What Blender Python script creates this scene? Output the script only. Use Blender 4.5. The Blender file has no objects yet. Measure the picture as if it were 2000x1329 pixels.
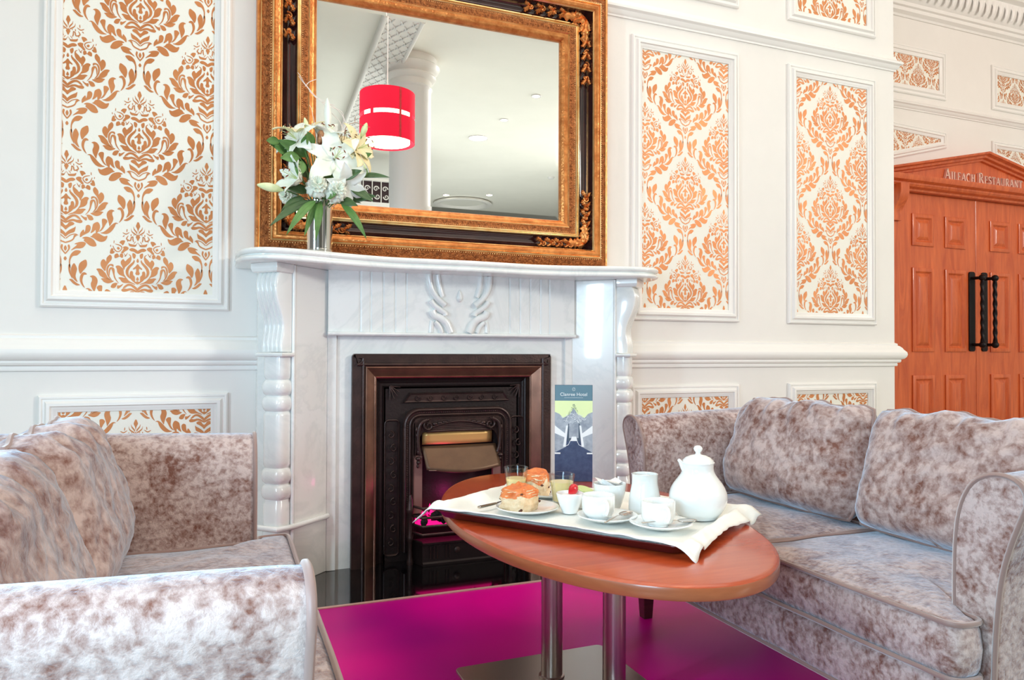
import bpy, bmesh, math, random
from mathutils import Vector, Matrix, noise
random.seed(7)
SC = bpy.context.scene
COL = SC.collection
PI = math.pi
def rad(a): return math.radians(a)

# ------------------------------------------------------------ camera, world, lights, exposure
cam_d = bpy.data.cameras.new('camera'); cam = bpy.data.objects.new('camera', cam_d); COL.objects.link(cam)
cam_d.sensor_width = 36.0; cam_d.lens = 1420.0 / 2000.0 * 36.0; cam_d.clip_start = 0.02
_y, _p, _r = rad(21.8), rad(0.85), rad(0.22)
_F = Vector((math.sin(_y)*math.cos(_p), math.cos(_y)*math.cos(_p), math.sin(_p)))
_R = Vector((math.cos(_y), -math.sin(_y), 0)); _U = _R.cross(_F)
_R2 = _R*math.cos(_r) + _U*math.sin(_r); _U2 = _U*math.cos(_r) - _R*math.sin(_r)
M = Matrix((_R2, _U2, -_F)).transposed().to_4x4(); M.translation = Vector((0, 0, 0.92))
cam.matrix_world = M
SC.camera = cam
SC.view_settings.view_transform = 'Standard'; SC.view_settings.look = 'None'
SC.view_settings.gamma = 1.0; SC.view_settings.use_curve_mapping = False
SC.view_settings.exposure = 0.0
W = bpy.data.worlds.new('world'); SC.world = W; W.use_nodes = True
W.node_tree.nodes['Background'].inputs[0].default_value = (0.98, 0.98, 0.95, 1)
W.node_tree.nodes['Background'].inputs[1].default_value = 0.2

def area(name, loc, aim, sx, sy, power, color, spread=180):
    l = bpy.data.lights.new(name, 'AREA'); l.shape = 'RECTANGLE'; l.size = sx; l.size_y = sy
    l.energy = power; l.color = color; l.spread = rad(spread)
    o = bpy.data.objects.new(name, l); COL.objects.link(o); o.location = loc
    o.rotation_euler = (Vector(aim) - Vector(loc)).to_track_quat('-Z', 'Y').to_euler()
    return o
area('window_light_right', (7.5, -3.6, 3.4), (0.9, 3.1, 1.15), 0.9, 1.1, 255, (1.0, 0.99, 0.94))
area('window_light_tall', (-2.2, 0.75, 1.5), (1.4, 1.9, 0.9), 0.16, 1.3, 30, (0.66, 0.87, 1.0), 130)
area('window_light_left', (-0.75, -0.15, 1.0), (0.25, 1.0, 0.45), 0.6, 0.6, 38, (0.52, 0.79, 1.0))
area('added_ceiling_fill', (0.9, 1.72, 3.98), (0.9, 1.72, 0), 4.6, 2.2, 46, (1.0, 0.91, 0.83))  # added soft fill panel below the ceiling, placed outside the mirror's view
area('corridor_light', (6.0, 2.6, 3.9), (5.9, 4.0, 1.5), 1.6, 0.8, 9, (1.0, 0.60, 0.48))
area('added_lobby_fill', (3.0, -4.6, 0.5), (3.2, -4.7, 4.0), 6.0, 7.0, 205, (0.92, 0.98, 0.97))  # added unseen panel near the floor, brightens the ceiling seen in the mirror

# ------------------------------------------------------------ helpers
def tag(o, label=None, cat=None, group=None, kind=None):
    if label: o['label'] = label
    if cat: o['category'] = cat
    if group: o['group'] = group
    if kind: o['kind'] = kind
    return o
def empty(name, loc=(0,0,0), rz=0, label=None, cat=None, group=None, kind=None):
    o = bpy.data.objects.new(name, None); COL.objects.link(o); o.location = loc; o.rotation_euler = (0,0,rz)
    o.empty_display_size = 0.05
    return tag(o, label, cat, group, kind)
class MB:
    def __init__(s): s.v = []; s.f = []
    def add(s, vs, fs):
        b = len(s.v); s.v += [tuple(p) for p in vs]; s.f += [tuple(i+b for i in f) for f in fs]; return s
    def box(s, x0, x1, y0, y1, z0, z1):
        return s.add([(x0,y0,z0),(x1,y0,z0),(x1,y1,z0),(x0,y1,z0),(x0,y0,z1),(x1,y0,z1),(x1,y1,z1),(x0,y1,z1)],
            [(0,3,2,1),(4,5,6,7),(0,1,5,4),(1,2,6,5),(2,3,7,6),(3,0,4,7)])
    def loops(s, rings, closed=True, cap0=True, cap1=True):
        n = len(rings[0]); vs = [p for r in rings for p in r]; fs = []
        for i in range(len(rings)-1):
            for j in range(n if closed else n-1):
                k = (j+1) % n
                fs.append((i*n+j, i*n+k, (i+1)*n+k, (i+1)*n+j))
        if cap0: fs.append(tuple(range(n))[::-1])
        if cap1: fs.append(tuple((len(rings)-1)*n+j for j in range(n)))
        return s.add(vs, fs)
    def lathe(s, prof, seg=32, c=(0,0,0), sx=1, sy=1, power=2.0, cap=True):
        rings = []
        for r, z in prof:
            ring = []
            for k in range(seg):
                a = 2*PI*k/seg; ca, sa = math.cos(a), math.sin(a)
                e = 2.0/power
                ring.append((c[0]+sx*r*math.copysign(abs(ca)**e, ca), c[1]+sy*r*math.copysign(abs(sa)**e, sa), c[2]+z))
            rings.append(ring)
        return s.loops(rings, True, cap, cap)
    def tube(s, pts, r, seg=8, flat=1.0):
        pts = [Vector(p) for p in pts]; n = len(pts); rings = []
        t0 = (pts[1]-pts[0]).normalized(); up = Vector((0,0,1)) if abs(t0.z) < .9 else Vector((0,1,0))
        nn = t0.cross(up).normalized()
        for i, p in enumerate(pts):
            t = (pts[min(i+1,n-1)] - pts[max(i-1,0)]).normalized()
            nn = (nn - t*nn.dot(t)).normalized(); bb = t.cross(nn)
            rr = r[i] if isinstance(r, (list, tuple)) else r
            rings.append([p + nn*math.cos(2*PI*k/seg)*rr + bb*math.sin(2*PI*k/seg)*rr*flat for k in range(seg)])
        return s.loops(rings)
    def prism(s, poly, z0, z1):
        n = len(poly)
        return s.loops([[(x,y,z0) for x,y in poly],[(x,y,z1) for x,y in poly]])
    def ell(s, c, r, seg=12, rings=8, jit=0):
        vs = []; fs = []
        for i in range(rings+1):
            a = PI*i/rings
            for k in range(seg):
                b = 2*PI*k/seg
                j = 1 + (jit*noise.noise(Vector((c[0]*40+math.sin(a)*math.cos(b)*2, c[1]*40+math.sin(a)*math.sin(b)*2, c[2]*40+math.cos(a)*2))) if jit else 0)
                vs.append((c[0]+r[0]*j*math.sin(a)*math.cos(b), c[1]+r[1]*j*math.sin(a)*math.sin(b), c[2]+r[2]*j*math.cos(a)))
        for i in range(rings):
            for k in range(seg):
                q = (k+1) % seg
                fs.append((i*seg+k, (i+1)*seg+k, (i+1)*seg+q, i*seg+q))
        return s.add(vs, fs)
    def grid(s, fn, nu, nv, close_u=False):
        vs = [fn(i/(nu-1) if not close_u else i/nu, j/(nv-1)) for j in range(nv) for i in range(nu)]
        fs = []
        for j in range(nv-1):
            for i in range(nu if close_u else nu-1):
                k = (i+1) % nu
                fs.append((j*nu+i, j*nu+k, (j+1)*nu+k, (j+1)*nu+i))
        return s.add(vs, fs)
    def xf(s, fn): s.v = [tuple(fn(Vector(p))) for p in s.v]; return s
    def build(s, name, mat, parent=None, smooth=35, bevel=0, kind=None, label=None, solid=0, merge=True):
        me = bpy.data.meshes.new(name); me.from_pydata(s.v, [], s.f)
        bm = bmesh.new(); bm.from_mesh(me)
        if merge: bmesh.ops.remove_doubles(bm, verts=bm.verts, dist=1e-5)
        if merge: bmesh.ops.recalc_face_normals(bm, faces=bm.faces)
        bm.to_mesh(me); bm.free()
        me.materials.append(mat)
        if smooth:
            me.polygons.foreach_set('use_smooth', [True]*len(me.polygons))
            if smooth < 180: me.set_sharp_from_angle(angle=rad(smooth))
        o = bpy.data.objects.new(name, me); COL.objects.link(o)
        if parent: o.parent = parent
        if solid:
            m = o.modifiers.new('thickness', 'SOLIDIFY'); m.thickness = solid; m.offset = 0
        if bevel:
            m = o.modifiers.new('bevel', 'BEVEL'); m.width = bevel; m.segments = 2; m.limit_method = 'ANGLE'; m.angle_limit = rad(40)
            m.harden_normals = False
        if kind: o['kind'] = kind
        if label: o['label'] = label
        return o
def copy_tree(o, parent=None):
    c = o.copy(); COL.objects.link(c)
    if parent is not None: c.parent = parent
    for ch in list(o.children): copy_tree(ch, c)
    return c
def catmull(pts, sub=4, closed=False):
    n = len(pts); out = []
    rng = range(n) if closed else range(n-1)
    P = [Vector(p) for p in pts]
    for i in rng:
        if closed: a,b,c,d = P[(i-1)%n],P[i],P[(i+1)%n],P[(i+2)%n]
        else: a,b,c,d = P[max(i-1,0)],P[i],P[i+1],P[min(i+2,n-1)]
        for k in range(sub):
            t = k/sub
            out.append(0.5*((2*b)+(c-a)*t+(2*a-5*b+4*c-d)*t*t+(3*b-a-3*c+d)*t**3))
    if not closed: out.append(P[-1])
    return out
def lerp(a, b, t): return a+(b-a)*t

# ---- materials
def nt(name):
    m = bpy.data.materials.new(name); m.use_nodes = True
    return m, m.node_tree.nodes, m.node_tree.links, m.node_tree.nodes['Principled BSDF']
def lin(c): return tuple(((x/255)/12.92 if x/255 <= .04045 else ((x/255+.055)/1.055)**2.4) for x in c) + (1,)
def mat(name, rgb, rough=.5, metal=0, rgb2=None, scale=8, detail=4, bump=0, bscale=40, stretch=None, spec=.5, coat=0, ramp=(.35,.65), **kw):
    m, N, L, P = nt(name)
    P.inputs['Base Color'].default_value = lin(rgb); P.inputs['Roughness'].default_value = rough
    P.inputs['Metallic'].default_value = metal; P.inputs['Specular IOR Level'].default_value = spec
    P.inputs['Coat Weight'].default_value = coat; P.inputs['Coat Roughness'].default_value = .08
    tc = N.new('ShaderNodeTexCoord'); src = tc.outputs['Object']
    if stretch:
        mp = N.new('ShaderNodeMapping'); mp.inputs['Scale'].default_value = stretch
        L.new(src, mp.inputs['Vector']); src = mp.outputs['Vector']
    if rgb2:
        n = N.new('ShaderNodeTexNoise'); n.inputs['Scale'].default_value = scale; n.inputs['Detail'].default_value = detail
        n.inputs['Roughness'].default_value = .6
        r = N.new('ShaderNodeValToRGB'); r.color_ramp.elements[0].position = ramp[0]; r.color_ramp.elements[1].position = ramp[1]
        r.color_ramp.elements[0].color = lin(rgb); r.color_ramp.elements[1].color = lin(rgb2)
        L.new(src, n.inputs['Vector']); L.new(n.outputs['Fac'], r.inputs['Fac']); L.new(r.outputs['Color'], P.inputs['Base Color'])
    if bump:
        n = N.new('ShaderNodeTexNoise'); n.inputs['Scale'].default_value = bscale; n.inputs['Detail'].default_value = 4
        b = N.new('ShaderNodeBump'); b.inputs['Strength'].default_value = bump; b.inputs['Distance'].default_value = .01
        L.new(src, n.inputs['Vector']); L.new(n.outputs['Fac'], b.inputs['Height']); L.new(b.outputs['Normal'], P.inputs['Normal'])
    for k, v in kw.items():
        P.inputs[k.replace('_', ' ')].default_value = v
    return m
def velvet(name, dark, light, seed=0.0, scale=12, grain=(1,1,1)):
    m, N, L, P = nt(name)
    tc = N.new('ShaderNodeTexCoord'); mp = N.new('ShaderNodeMapping'); mp.inputs['Location'].default_value = (seed, seed*2, 0); mp.inputs['Scale'].default_value = grain
    L.new(tc.outputs['Object'], mp.inputs['Vector'])
    n1 = N.new('ShaderNodeTexNoise'); n1.inputs['Scale'].default_value = scale; n1.inputs['Detail'].default_value = 7; n1.inputs['Roughness'].default_value = .68; n1.inputs['Distortion'].default_value = .1
    n2 = N.new('ShaderNodeTexNoise'); n2.inputs['Scale'].default_value = scale*6; n2.inputs['Detail'].default_value = 5; n2.inputs['Roughness'].default_value = .6; n2.inputs['Distortion'].default_value = .2
    mx = N.new('ShaderNodeMath'); mx.operation = 'MULTIPLY_ADD'; mx.inputs[1].default_value = .55
    L.new(mp.outputs['Vector'], n1.inputs['Vector']); L.new(mp.outputs['Vector'], n2.inputs['Vector'])
    L.new(n2.outputs['Fac'], mx.inputs[0]); 
    m2 = N.new('ShaderNodeMath'); m2.operation = 'MULTIPLY'; m2.inputs[1].default_value = .52
    L.new(n1.outputs['Fac'], m2.inputs[0]); L.new(m2.outputs[0], mx.inputs[2])
    r = N.new('ShaderNodeValToRGB'); r.color_ramp.elements[0].position = .41; r.color_ramp.elements[1].position = .62
    r.color_ramp.elements[0].color = lin(dark); r.color_ramp.elements[1].color = lin(light)
    L.new(mx.outputs[0], r.inputs['Fac']); L.new(r.outputs['Color'], P.inputs['Base Color'])
    P.inputs['Roughness'].default_value = .55; P.inputs['Specular IOR Level'].default_value = .25
    P.inputs['Sheen Weight'].default_value = 1.0; P.inputs['Sheen Roughness'].default_value = .4
    P.inputs['Sheen Tint'].default_value = (.66, .82, 1.0, 1)
    b = N.new('ShaderNodeBump'); b.inputs['Strength'].default_value = .55; b.inputs['Distance'].default_value = .012
    L.new(mx.outputs[0], b.inputs['Height']); L.new(b.outputs['Normal'], P.inputs['Normal'])
    return m
def emit(name, rgb, s):
    m, N, L, P = nt(name)
    P.inputs['Base Color'].default_value = lin(rgb); P.inputs['Emission Color'].default_value = lin(rgb); P.inputs['Emission Strength'].default_value = s
    return m
def glassm(name, col=(1,1,1,1), rough=0.0, ior=1.45):
    m, N, L, P = nt(name)
    P.inputs['Base Color'].default_value = col; P.inputs['Transmission Weight'].default_value = 1; P.inputs['Roughness'].default_value = rough; P.inputs['IOR'].default_value = ior
    return m
def wood(name, c1, c2, scale=3, stretch=(1,1,12), rough=.35, coat=.3):
    m, N, L, P = nt(name)
    tc = N.new('ShaderNodeTexCoord'); mp = N.new('ShaderNodeMapping'); mp.inputs['Scale'].default_value = stretch
    n = N.new('ShaderNodeTexNoise'); n.inputs['Scale'].default_value = scale; n.inputs['Detail'].default_value = 8; n.inputs['Roughness'].default_value = .65; n.inputs['Distortion'].default_value = 1.2
    r = N.new('ShaderNodeValToRGB'); r.color_ramp.elements[0].color = lin(c1); r.color_ramp.elements[1].color = lin(c2)
    r.color_ramp.elements[0].position = .3; r.color_ramp.elements[1].position = .7
    L.new(tc.outputs['Object'], mp.inputs['Vector']); L.new(mp.outputs['Vector'], n.inputs['Vector']); L.new(n.outputs['Fac'], r.inputs['Fac'])
    L.new(r.outputs['Color'], P.inputs['Base Color'])
    b = N.new('ShaderNodeBump'); b.inputs['Strength'].default_value = .12; b.inputs['Distance'].default_value = .004
    L.new(n.outputs['Fac'], b.inputs['Height']); L.new(b.outputs['Normal'], P.inputs['Normal'])
    P.inputs['Roughness'].default_value = rough; P.inputs['Coat Weight'].default_value = coat; P.inputs['Coat Roughness'].default_value = .12
    return m
def marble():
    m, N, L, P = nt('carrara marble')
    tc = N.new('ShaderNodeTexCoord'); n = N.new('ShaderNodeTexNoise'); n.inputs['Scale'].default_value = 2.6; n.inputs['Detail'].default_value = 9; n.inputs['Roughness'].default_value = .6; n.inputs['Distortion'].default_value = 1.6
    L.new(tc.outputs['Object'], n.inputs['Vector'])
    r = N.new('ShaderNodeValToRGB'); e = r.color_ramp.elements
    e[0].position = .44; e[0].color = lin((240,240,236)); e[1].position = .56; e[1].color = lin((241,241,238))
    k = e.new(.5); k.color = lin((232,233,230))
    L.new(n.outputs['Fac'], r.inputs['Fac']); L.new(r.outputs['Color'], P.inputs['Base Color'])
    P.inputs['Roughness'].default_value = .22; P.inputs['Coat Weight'].default_value = .5; P.inputs['Coat Roughness'].default_value = .04
    return m
T = {}
T['paint'] = mat('cream wall paint', (240,235,229), .6, rgb2=(237,232,226), scale=3)
T['trim'] = mat('white trim paint', (242,238,233), .42)
T['paper'] = mat('pearl wallpaper ground', (242,238,226), .6, bump=.06, bscale=160)
T['print'] = mat('copper damask foil', (216,142,88), .48, .35, rgb2=(198,122,68), scale=5, bump=.05, bscale=200)
T['ceil'] = mat('ceiling paint', (246,243,234), .7, rgb2=(243,240,231), scale=2)
T['marble'] = marble()
T['gold'] = mat('antique gilt', (232,158,92), .30, .8, rgb2=(196,118,62), scale=22, bump=.25, bscale=90)
T['goldline'] = mat('bright gilt', (250,214,156), .2, .9, rgb2=(232,176,112), scale=16)
T['goldtex'] = mat('embossed gilt', (196,122,68), .42, .7, rgb2=(140,80,42), scale=60, bump=.9, bscale=130)
T['darkband'] = mat('dark lacquer band', (58,28,26), .16, .1, rgb2=(38,16,18), scale=10, coat=.5)
T['mirror'] = mat('silvered glass', (246,248,247), .0, 1.0)
T['iron'] = mat('blacked cast iron', (74,54,50), .36, .5, rgb2=(56,42,40), scale=12, bump=.12, bscale=120)
T['ironbar'] = mat('lighter grate iron', (112,88,84), .3, .7, rgb2=(80,62,60), scale=14)  # grate bars in a lighter iron than the rest of the insert
T['irondark'] = mat('dark cast iron', (42,31,30), .45, .4, bump=.15, bscale=90)
T['copper'] = mat('burnished copper trim', (158,116,98), .26, .9, rgb2=(128,94,80), scale=10)
T['brass'] = mat('polished brass', (240,190,116), .4, .45)
T['hood'] = mat('bronze hood metal', (112,86,66), .4, .6, rgb2=(98,74,58), scale=8)
T['cheek'] = mat('fire cheek panel', (140,100,92), .6)
T['granite'] = mat('black polished granite', (10,9,11), .06, 0, rgb2=(16,15,17), scale=90, coat=.6)
T['strip'] = mat('beige edging strip', (226,190,176), .35, .2)
T['carpet'] = mat('magenta polished floor', (176,0,138), .40, 0, rgb2=(246,0,160), scale=1.3, detail=1.5, spec=.18, ramp=(.38,.62))
T['hallfloor'] = mat('hall stone floor', (168,168,152), .3, 0, rgb2=(150,150,136), scale=2)
T['cherry'] = wood('cherry table top', (172,64,30), (200,84,42), 2.2, (1,9,1), .24, .5)
T['cherryedge'] = wood('cherry edge band', (150,80,46), (176,98,60), 4, (1,1,6), .35, .3)
T['oak'] = wood('stained oak door', (188,74,28), (228,112,56), 2.6, (6,6,.7), .38, .35)
T['steel'] = mat('brushed steel', (190,178,172), .28, 1.0, rgb2=(170,158,152), scale=3, stretch=(30,30,.4))
T['plate'] = mat('satin metal plate', (176,164,152), .3, .9)
T['walnut'] = wood('dark sofa leg wood', (70,34,30), (92,46,40), 4, (1,1,8), .4, .2)
T['blackiron'] = mat('black handle iron', (26,18,20), .38, .6)
T['porcelain'] = mat('white glazed porcelain', (246,247,244), .12, 0, coat=.6)
T['linen'] = mat('white linen napkin', (250,249,242), .8, bump=.12, bscale=300)
T['tray'] = mat('dark red tray', (104,30,34), .3, 0, rgb2=(84,22,26), scale=6, coat=.3)
def thin_glass():
    m, N, L, P = nt('clear tumbler glass'); out = N['Material Output']; N.remove(P)
    t = N.new('ShaderNodeBsdfTransparent'); g = N.new('ShaderNodeBsdfGlossy'); g.inputs['Roughness'].default_value = .02
    w = N.new('ShaderNodeLayerWeight'); w.inputs['Blend'].default_value = .35; x = N.new('ShaderNodeMixShader')
    t.inputs[0].default_value = (.96,.98,.97,1)
    k = N.new('ShaderNodeMath'); k.operation = 'MULTIPLY'; k.inputs[1].default_value = .30; L.new(w.outputs['Fresnel'], k.inputs[0]); L.new(k.outputs[0], x.inputs[0]); L.new(t.outputs[0], x.inputs[1]); L.new(g.outputs[0], x.inputs[2]); L.new(x.outputs[0], out.inputs['Surface'])
    return m
T['glass'] = thin_glass()
T['juice'] = mat('cloudy apple juice', (255,224,160), .25, 0, coat=.2)
T['silver'] = mat('stainless cutlery', (196,188,180), .16, 1.0)
T['scone'] = mat('baked scone crumb', (246,224,190), .8, 0, rgb2=(232,196,150), scale=30, bump=.6, bscale=90)
T['crust'] = mat('glazed scone crust', (240,142,78), .4, 0, rgb2=(214,104,46), scale=28, bump=.3, bscale=60)
T['raisin'] = mat('raisin', (96,48,28), .5)
T['berry'] = mat('strawberry red', (222,16,34), .25, 0, rgb2=(196,8,26), scale=50, coat=.4)
T['lime'] = mat('pale lime slice', (222,236,160), .4)
T['paperbag'] = mat('white sugar paper', (248,248,246), .6)
T['petal'] = mat('white lily petal', (250,251,244), .45, 0, rgb2=(240,245,228), scale=9, Subsurface_Weight=.0)
T['petalcream'] = mat('cream lily petal', (250,240,200), .45, 0, rgb2=(246,230,176), scale=9)
T['bud'] = mat('green white bud', (236,240,196), .45, 0, rgb2=(206,222,150), scale=14)
T['stamen'] = mat('brown anther', (130,66,34), .7)
T['leaf'] = mat('glossy green leaf', (70,112,52), .4, 0, rgb2=(108,150,78), scale=8)
T['leafdark'] = mat('dark lily leaf', (52,78,46), .38, 0, rgb2=(88,116,70), scale=7)
T['twig'] = mat('white painted twig', (240,228,222), .5)
T['pod'] = mat('speckled seed pod', (206,150,104), .6, 0, rgb2=(120,60,34), scale=60)
T['chrome'] = mat('silver vase metal', (236,236,232), .12, 1.0, rgb2=(214,214,208), scale=6, stretch=(12,12,.6))
T['slate'] = mat('slate blue card', (96,128,142), .45)
T['navy'] = mat('printed navy', (50,62,96), .4, rgb2=(66,80,112), scale=60)
T['printyellow'] = mat('printed pale yellow', (228,240,178), .4)
T['printgrey'] = mat('printed grey', (138,146,158), .4, rgb2=(176,182,190), scale=40)
T['printwhite'] = mat('printed white', (238,240,240), .4)
T['printdark'] = mat('printed dark grey', (70,84,100), .4)
T['column'] = mat('column paint', (236,234,232), .4)
T['shade'] = mat('crimson fabric shade', (235,10,60), .7, 0, Transmission_Weight=0.0)
T['lamp'] = emit('lamp diffuser glow', (255,247,214), 5.0)
T['spot'] = emit('downlight glow', (255,252,236), 22.0)
T['coal'] = mat('coal lumps', (30,22,24), .8, bump=.5, bscale=60)
T['ember'] = emit('magenta ember glow', (255,22,130), 1.1)
T['railblack'] = mat('balcony dark glass', (60,38,44), .5)
T['letters'] = mat('copper sign letters', (250,214,196), .35, .3)
T['velvet'] = velvet('crushed taupe velvet', (122,78,64), (204,182,176))
T['velvetb'] = velvet('crushed taupe velvet cushion', (122,78,64), (204,182,176), 3.7, 7.5)
T['piping'] = mat('taupe piping cord', (150,120,112), .5, Sheen_Weight=.6)

DAM = [[0,44,59,-41,72,-117,27,-217,0,-407,73,-510,42,-601,0,-643],[162,-118,125,-209,47,-305,26,-365,37,-409,83,-335,146,-243],[240,-192,211,-294,126,-368,50,-428,40,-473,153,-408,229,-318],[393,-243,402,-339,375,-339,367,-243],[527,-395,416,-455,303,-374,312,-354,415,-412,518,-373],[509,-547,463,-503,479,-480,525,-524],[250,-432,255,-500,230,-499,225,-431],[354,-496,417,-608,349,-688,245,-689,209,-563,167,-535,175,-509,245,-538,274,-653,328,-641,373,-600,333,-508],[182,-523,194,-633,161,-725,139,-716,153,-623,160,-521],[158,-458,130,-471,119,-447,148,-434],[366,-674,366,-727,347,-725,348,-672],[91,-706,147,-788,133,-800,77,-718],[69,-866,0,-747,0,-735,86,-854],[328,-775,262,-809,83,-839,58,-874,111,-911,242,-906,308,-868],[301,-1029,223,-969,110,-987,0,-1073,0,-1173,61,-1159,137,-1105,231,-1091],[174,-1158,70,-1219,91,-1353,143,-1370,186,-1276],[0,-1366,44,-1471,0,-1527],[134,-1418,101,-1477,141,-1588,234,-1704,307,-1839,310,-1987,244,-2160,286,-2143,371,-2057,413,-1936,401,-1808,328,-1673,217,-1554,152,-1483],[0,-1595,65,-1668,158,-1763,139,-1804,60,-1765,48,-1863,77,-1962,0,-2001],[232,-1863,166,-1887,152,-2012,95,-2080,87,-2249,49,-2276,0,-2252,0,-2383,134,-2290,233,-2180,275,-2036,265,-1919],[0,-2082,50,-2192,0,-2230],[323,-1212,238,-1257,218,-1385,262,-1538,375,-1661,443,-1739,463,-1825,491,-1786,542,-1676,586,-1559,563,-1468,495,-1410,432,-1495,364,-1413,279,-1333,264,-1285],[759,-1712,700,-1667,622,-1675,547,-1740,498,-1787,479,-1901,464,-2005,398,-2124,510,-2077,622,-2026,697,-1929,717,-1801],[662,-2142,580,-2118,472,-2138,398,-2124,322,-2221,228,-2291,133,-2338,76,-2396,246,-2340,452,-2340,549,-2287,606,-2199],[948,-1262,894,-1344,911,-1467,1002,-1593,1077,-1738,1107,-1898,1177,-1843,1255,-1717,1271,-1593,1230,-1484,1163,-1449,1107,-1507,1085,-1540,1072,-1403,1009,-1307],[1409,-1838,1323,-1812,1232,-1839,1158,-1914,1084,-2010,1027,-2129,925,-2233,1063,-2192,1192,-2152,1303,-2060,1349,-1936],[1252,-2202,1137,-2179,1027,-2192,897,-2251,814,-2278,896,-2339,1025,-2374,1154,-2325,1205,-2257],[844,-1742,834,-1651,904,-1619,999,-1651,1063,-1757,1072,-1904,1041,-2047,961,-2181,879,-2249,963,-2102,1011,-1960,1009,-1803,955,-1686,885,-1699],[795,-1842,844,-1757,936,-1749,985,-1832,996,-1959,964,-2085,951,-1916,911,-1809,872,-1903,845,-2005,797,-2171,703,-2304,637,-2360,735,-2202,789,-2040],[917,-2515,895,-2429,841,-2367,749,-2340,689,-2359,720,-2436,765,-2525,839,-2553],[696,-2440,618,-2442,489,-2372,562,-2482,654,-2565,695,-2549],[639,-783,590,-703,506,-677,446,-701,477,-804,528,-878,579,-817],[507,-935,411,-908,320,-960,349,-1042,446,-1111,519,-1193,579,-1159,525,-1068,497,-1001],[801,-1265,746,-1212,690,-1210,634,-1308,612,-1221,553,-1193,504,-1250,523,-1362,583,-1348,633,-1319,713,-1370,796,-1384],[960,-1194,941,-1073,892,-999,840,-1050,850,-1103,795,-1139,849,-1212,927,-1222],[868,-921,822,-1058,731,-1144,625,-1125,553,-1034,540,-941,626,-859,771,-828,777,-848,642,-894,571,-961,582,-1019,639,-1092,718,-1108,795,-1034,851,-911],[717,-971,671,-945,622,-1002,660,-1055,711,-1027],[832,-712,839,-807,817,-806,810,-711],[949,-886,943,-948,923,-943,929,-881],[480,-1200,429,-1288,415,-1277,466,-1188],[362,-1165,432,-1272,464,-1289,461,-1307,411,-1294,349,-1174],[505,-2545,440,-2443,329,-2368,207,-2370,94,-2439,0,-2537,0,-2643,106,-2550,235,-2453,338,-2454,408,-2514],[554,-2602,486,-2549,374,-2563,262,-2537,145,-2560,70,-2606,0,-2653,0,-2710,120,-2657,242,-2619,354,-2660,447,-2680,526,-2667],[283,-2701,204,-2651,110,-2673,53,-2763,0,-2808,0,-2960,70,-2885,165,-2810,254,-2762],[328,-2818,287,-2860,183,-2924,88,-2993,0,-3098,0,-3231,87,-3141,181,-3082,285,-3033,321,-2927],[411,-3159,332,-3124,187,-3161,96,-3234,31,-3296,0,-3282,76,-3207,174,-3129,330,-3090,417,-3142],[390,-3140,289,-3139,245,-3278,150,-3358,0,-3422,0,-3473,178,-3403,267,-3326,315,-3225],[124,-3516,157,-3629,112,-3752,0,-3896,0,-3833,62,-3747,94,-3666,79,-3558],[0,-3553,51,-3662,0,-3765],[0,-3972,53,-4053,0,-4129],[1631,-2132,1538,-2087,1443,-2122,1377,-2219,1366,-2342,1412,-2514,1446,-2642,1464,-2731,1517,-2649,1573,-2531,1592,-2408,1554,-2280,1564,-2173],[1767,-2617,1677,-2579,1582,-2635,1491,-2730,1417,-2826,1344,-2902,1252,-2976,1155,-3013,1328,-3046,1459,-3001,1569,-2883,1643,-2745,1685,-2632],[1297,-2456,1211,-2478,1210,-2618,1218,-2764,1161,-2884,1100,-2972,1183,-2932,1261,-2831,1335,-2672,1391,-2564,1361,-2494],[1058,-2598,925,-2672,887,-2794,867,-2917,829,-3043,922,-2990,996,-2909,1008,-3036,1091,-2971,1144,-2820,1131,-2689],[1394,-3111,1290,-3140,1181,-3084,1072,-3027,943,-3050,869,-3148,822,-3175,941,-3232,1051,-3316,1178,-3359,1310,-3319,1375,-3221],[830,-2809,762,-2731,675,-2772,655,-2917,624,-3019,594,-2918,515,-3009,476,-3110,488,-3221,576,-3145,707,-3063,800,-2978],[1025,-3455,941,-3297,813,-3212,665,-3187,549,-3248,627,-3276,604,-3337,699,-3429,809,-3523,920,-3554,1015,-3532],[675,-3444,607,-3392,477,-3401,346,-3452,299,-3494,383,-3506,322,-3584,228,-3677,189,-3742,344,-3660,474,-3651,586,-3608,647,-3525],[514,-3755,418,-3721,306,-3743,207,-3844,150,-3966,121,-4154,140,-4345,177,-4409,165,-4136,247,-3957,378,-3926,476,-3830],[297,-4221,388,-4396,382,-4520,348,-4689,368,-4799,419,-4937,322,-4865,231,-4723,193,-4480,220,-4333],[690,-4071,724,-4254,679,-4383,594,-4496,516,-4617,465,-4540,441,-4369,476,-4220,564,-4127],[113,-4284,107,-4449,141,-4610,250,-4824,201,-4603,175,-4441,162,-4278],[726,-4624,658,-4555,569,-4576,504,-4691,487,-4837,525,-4977,589,-5084,668,-5152,613,-5030,576,-4889,592,-4743,627,-4656,686,-4643],[140,-4834,232,-4830,322,-4913,412,-4985,499,-5042,395,-5068,284,-5007,194,-4910]]

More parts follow.
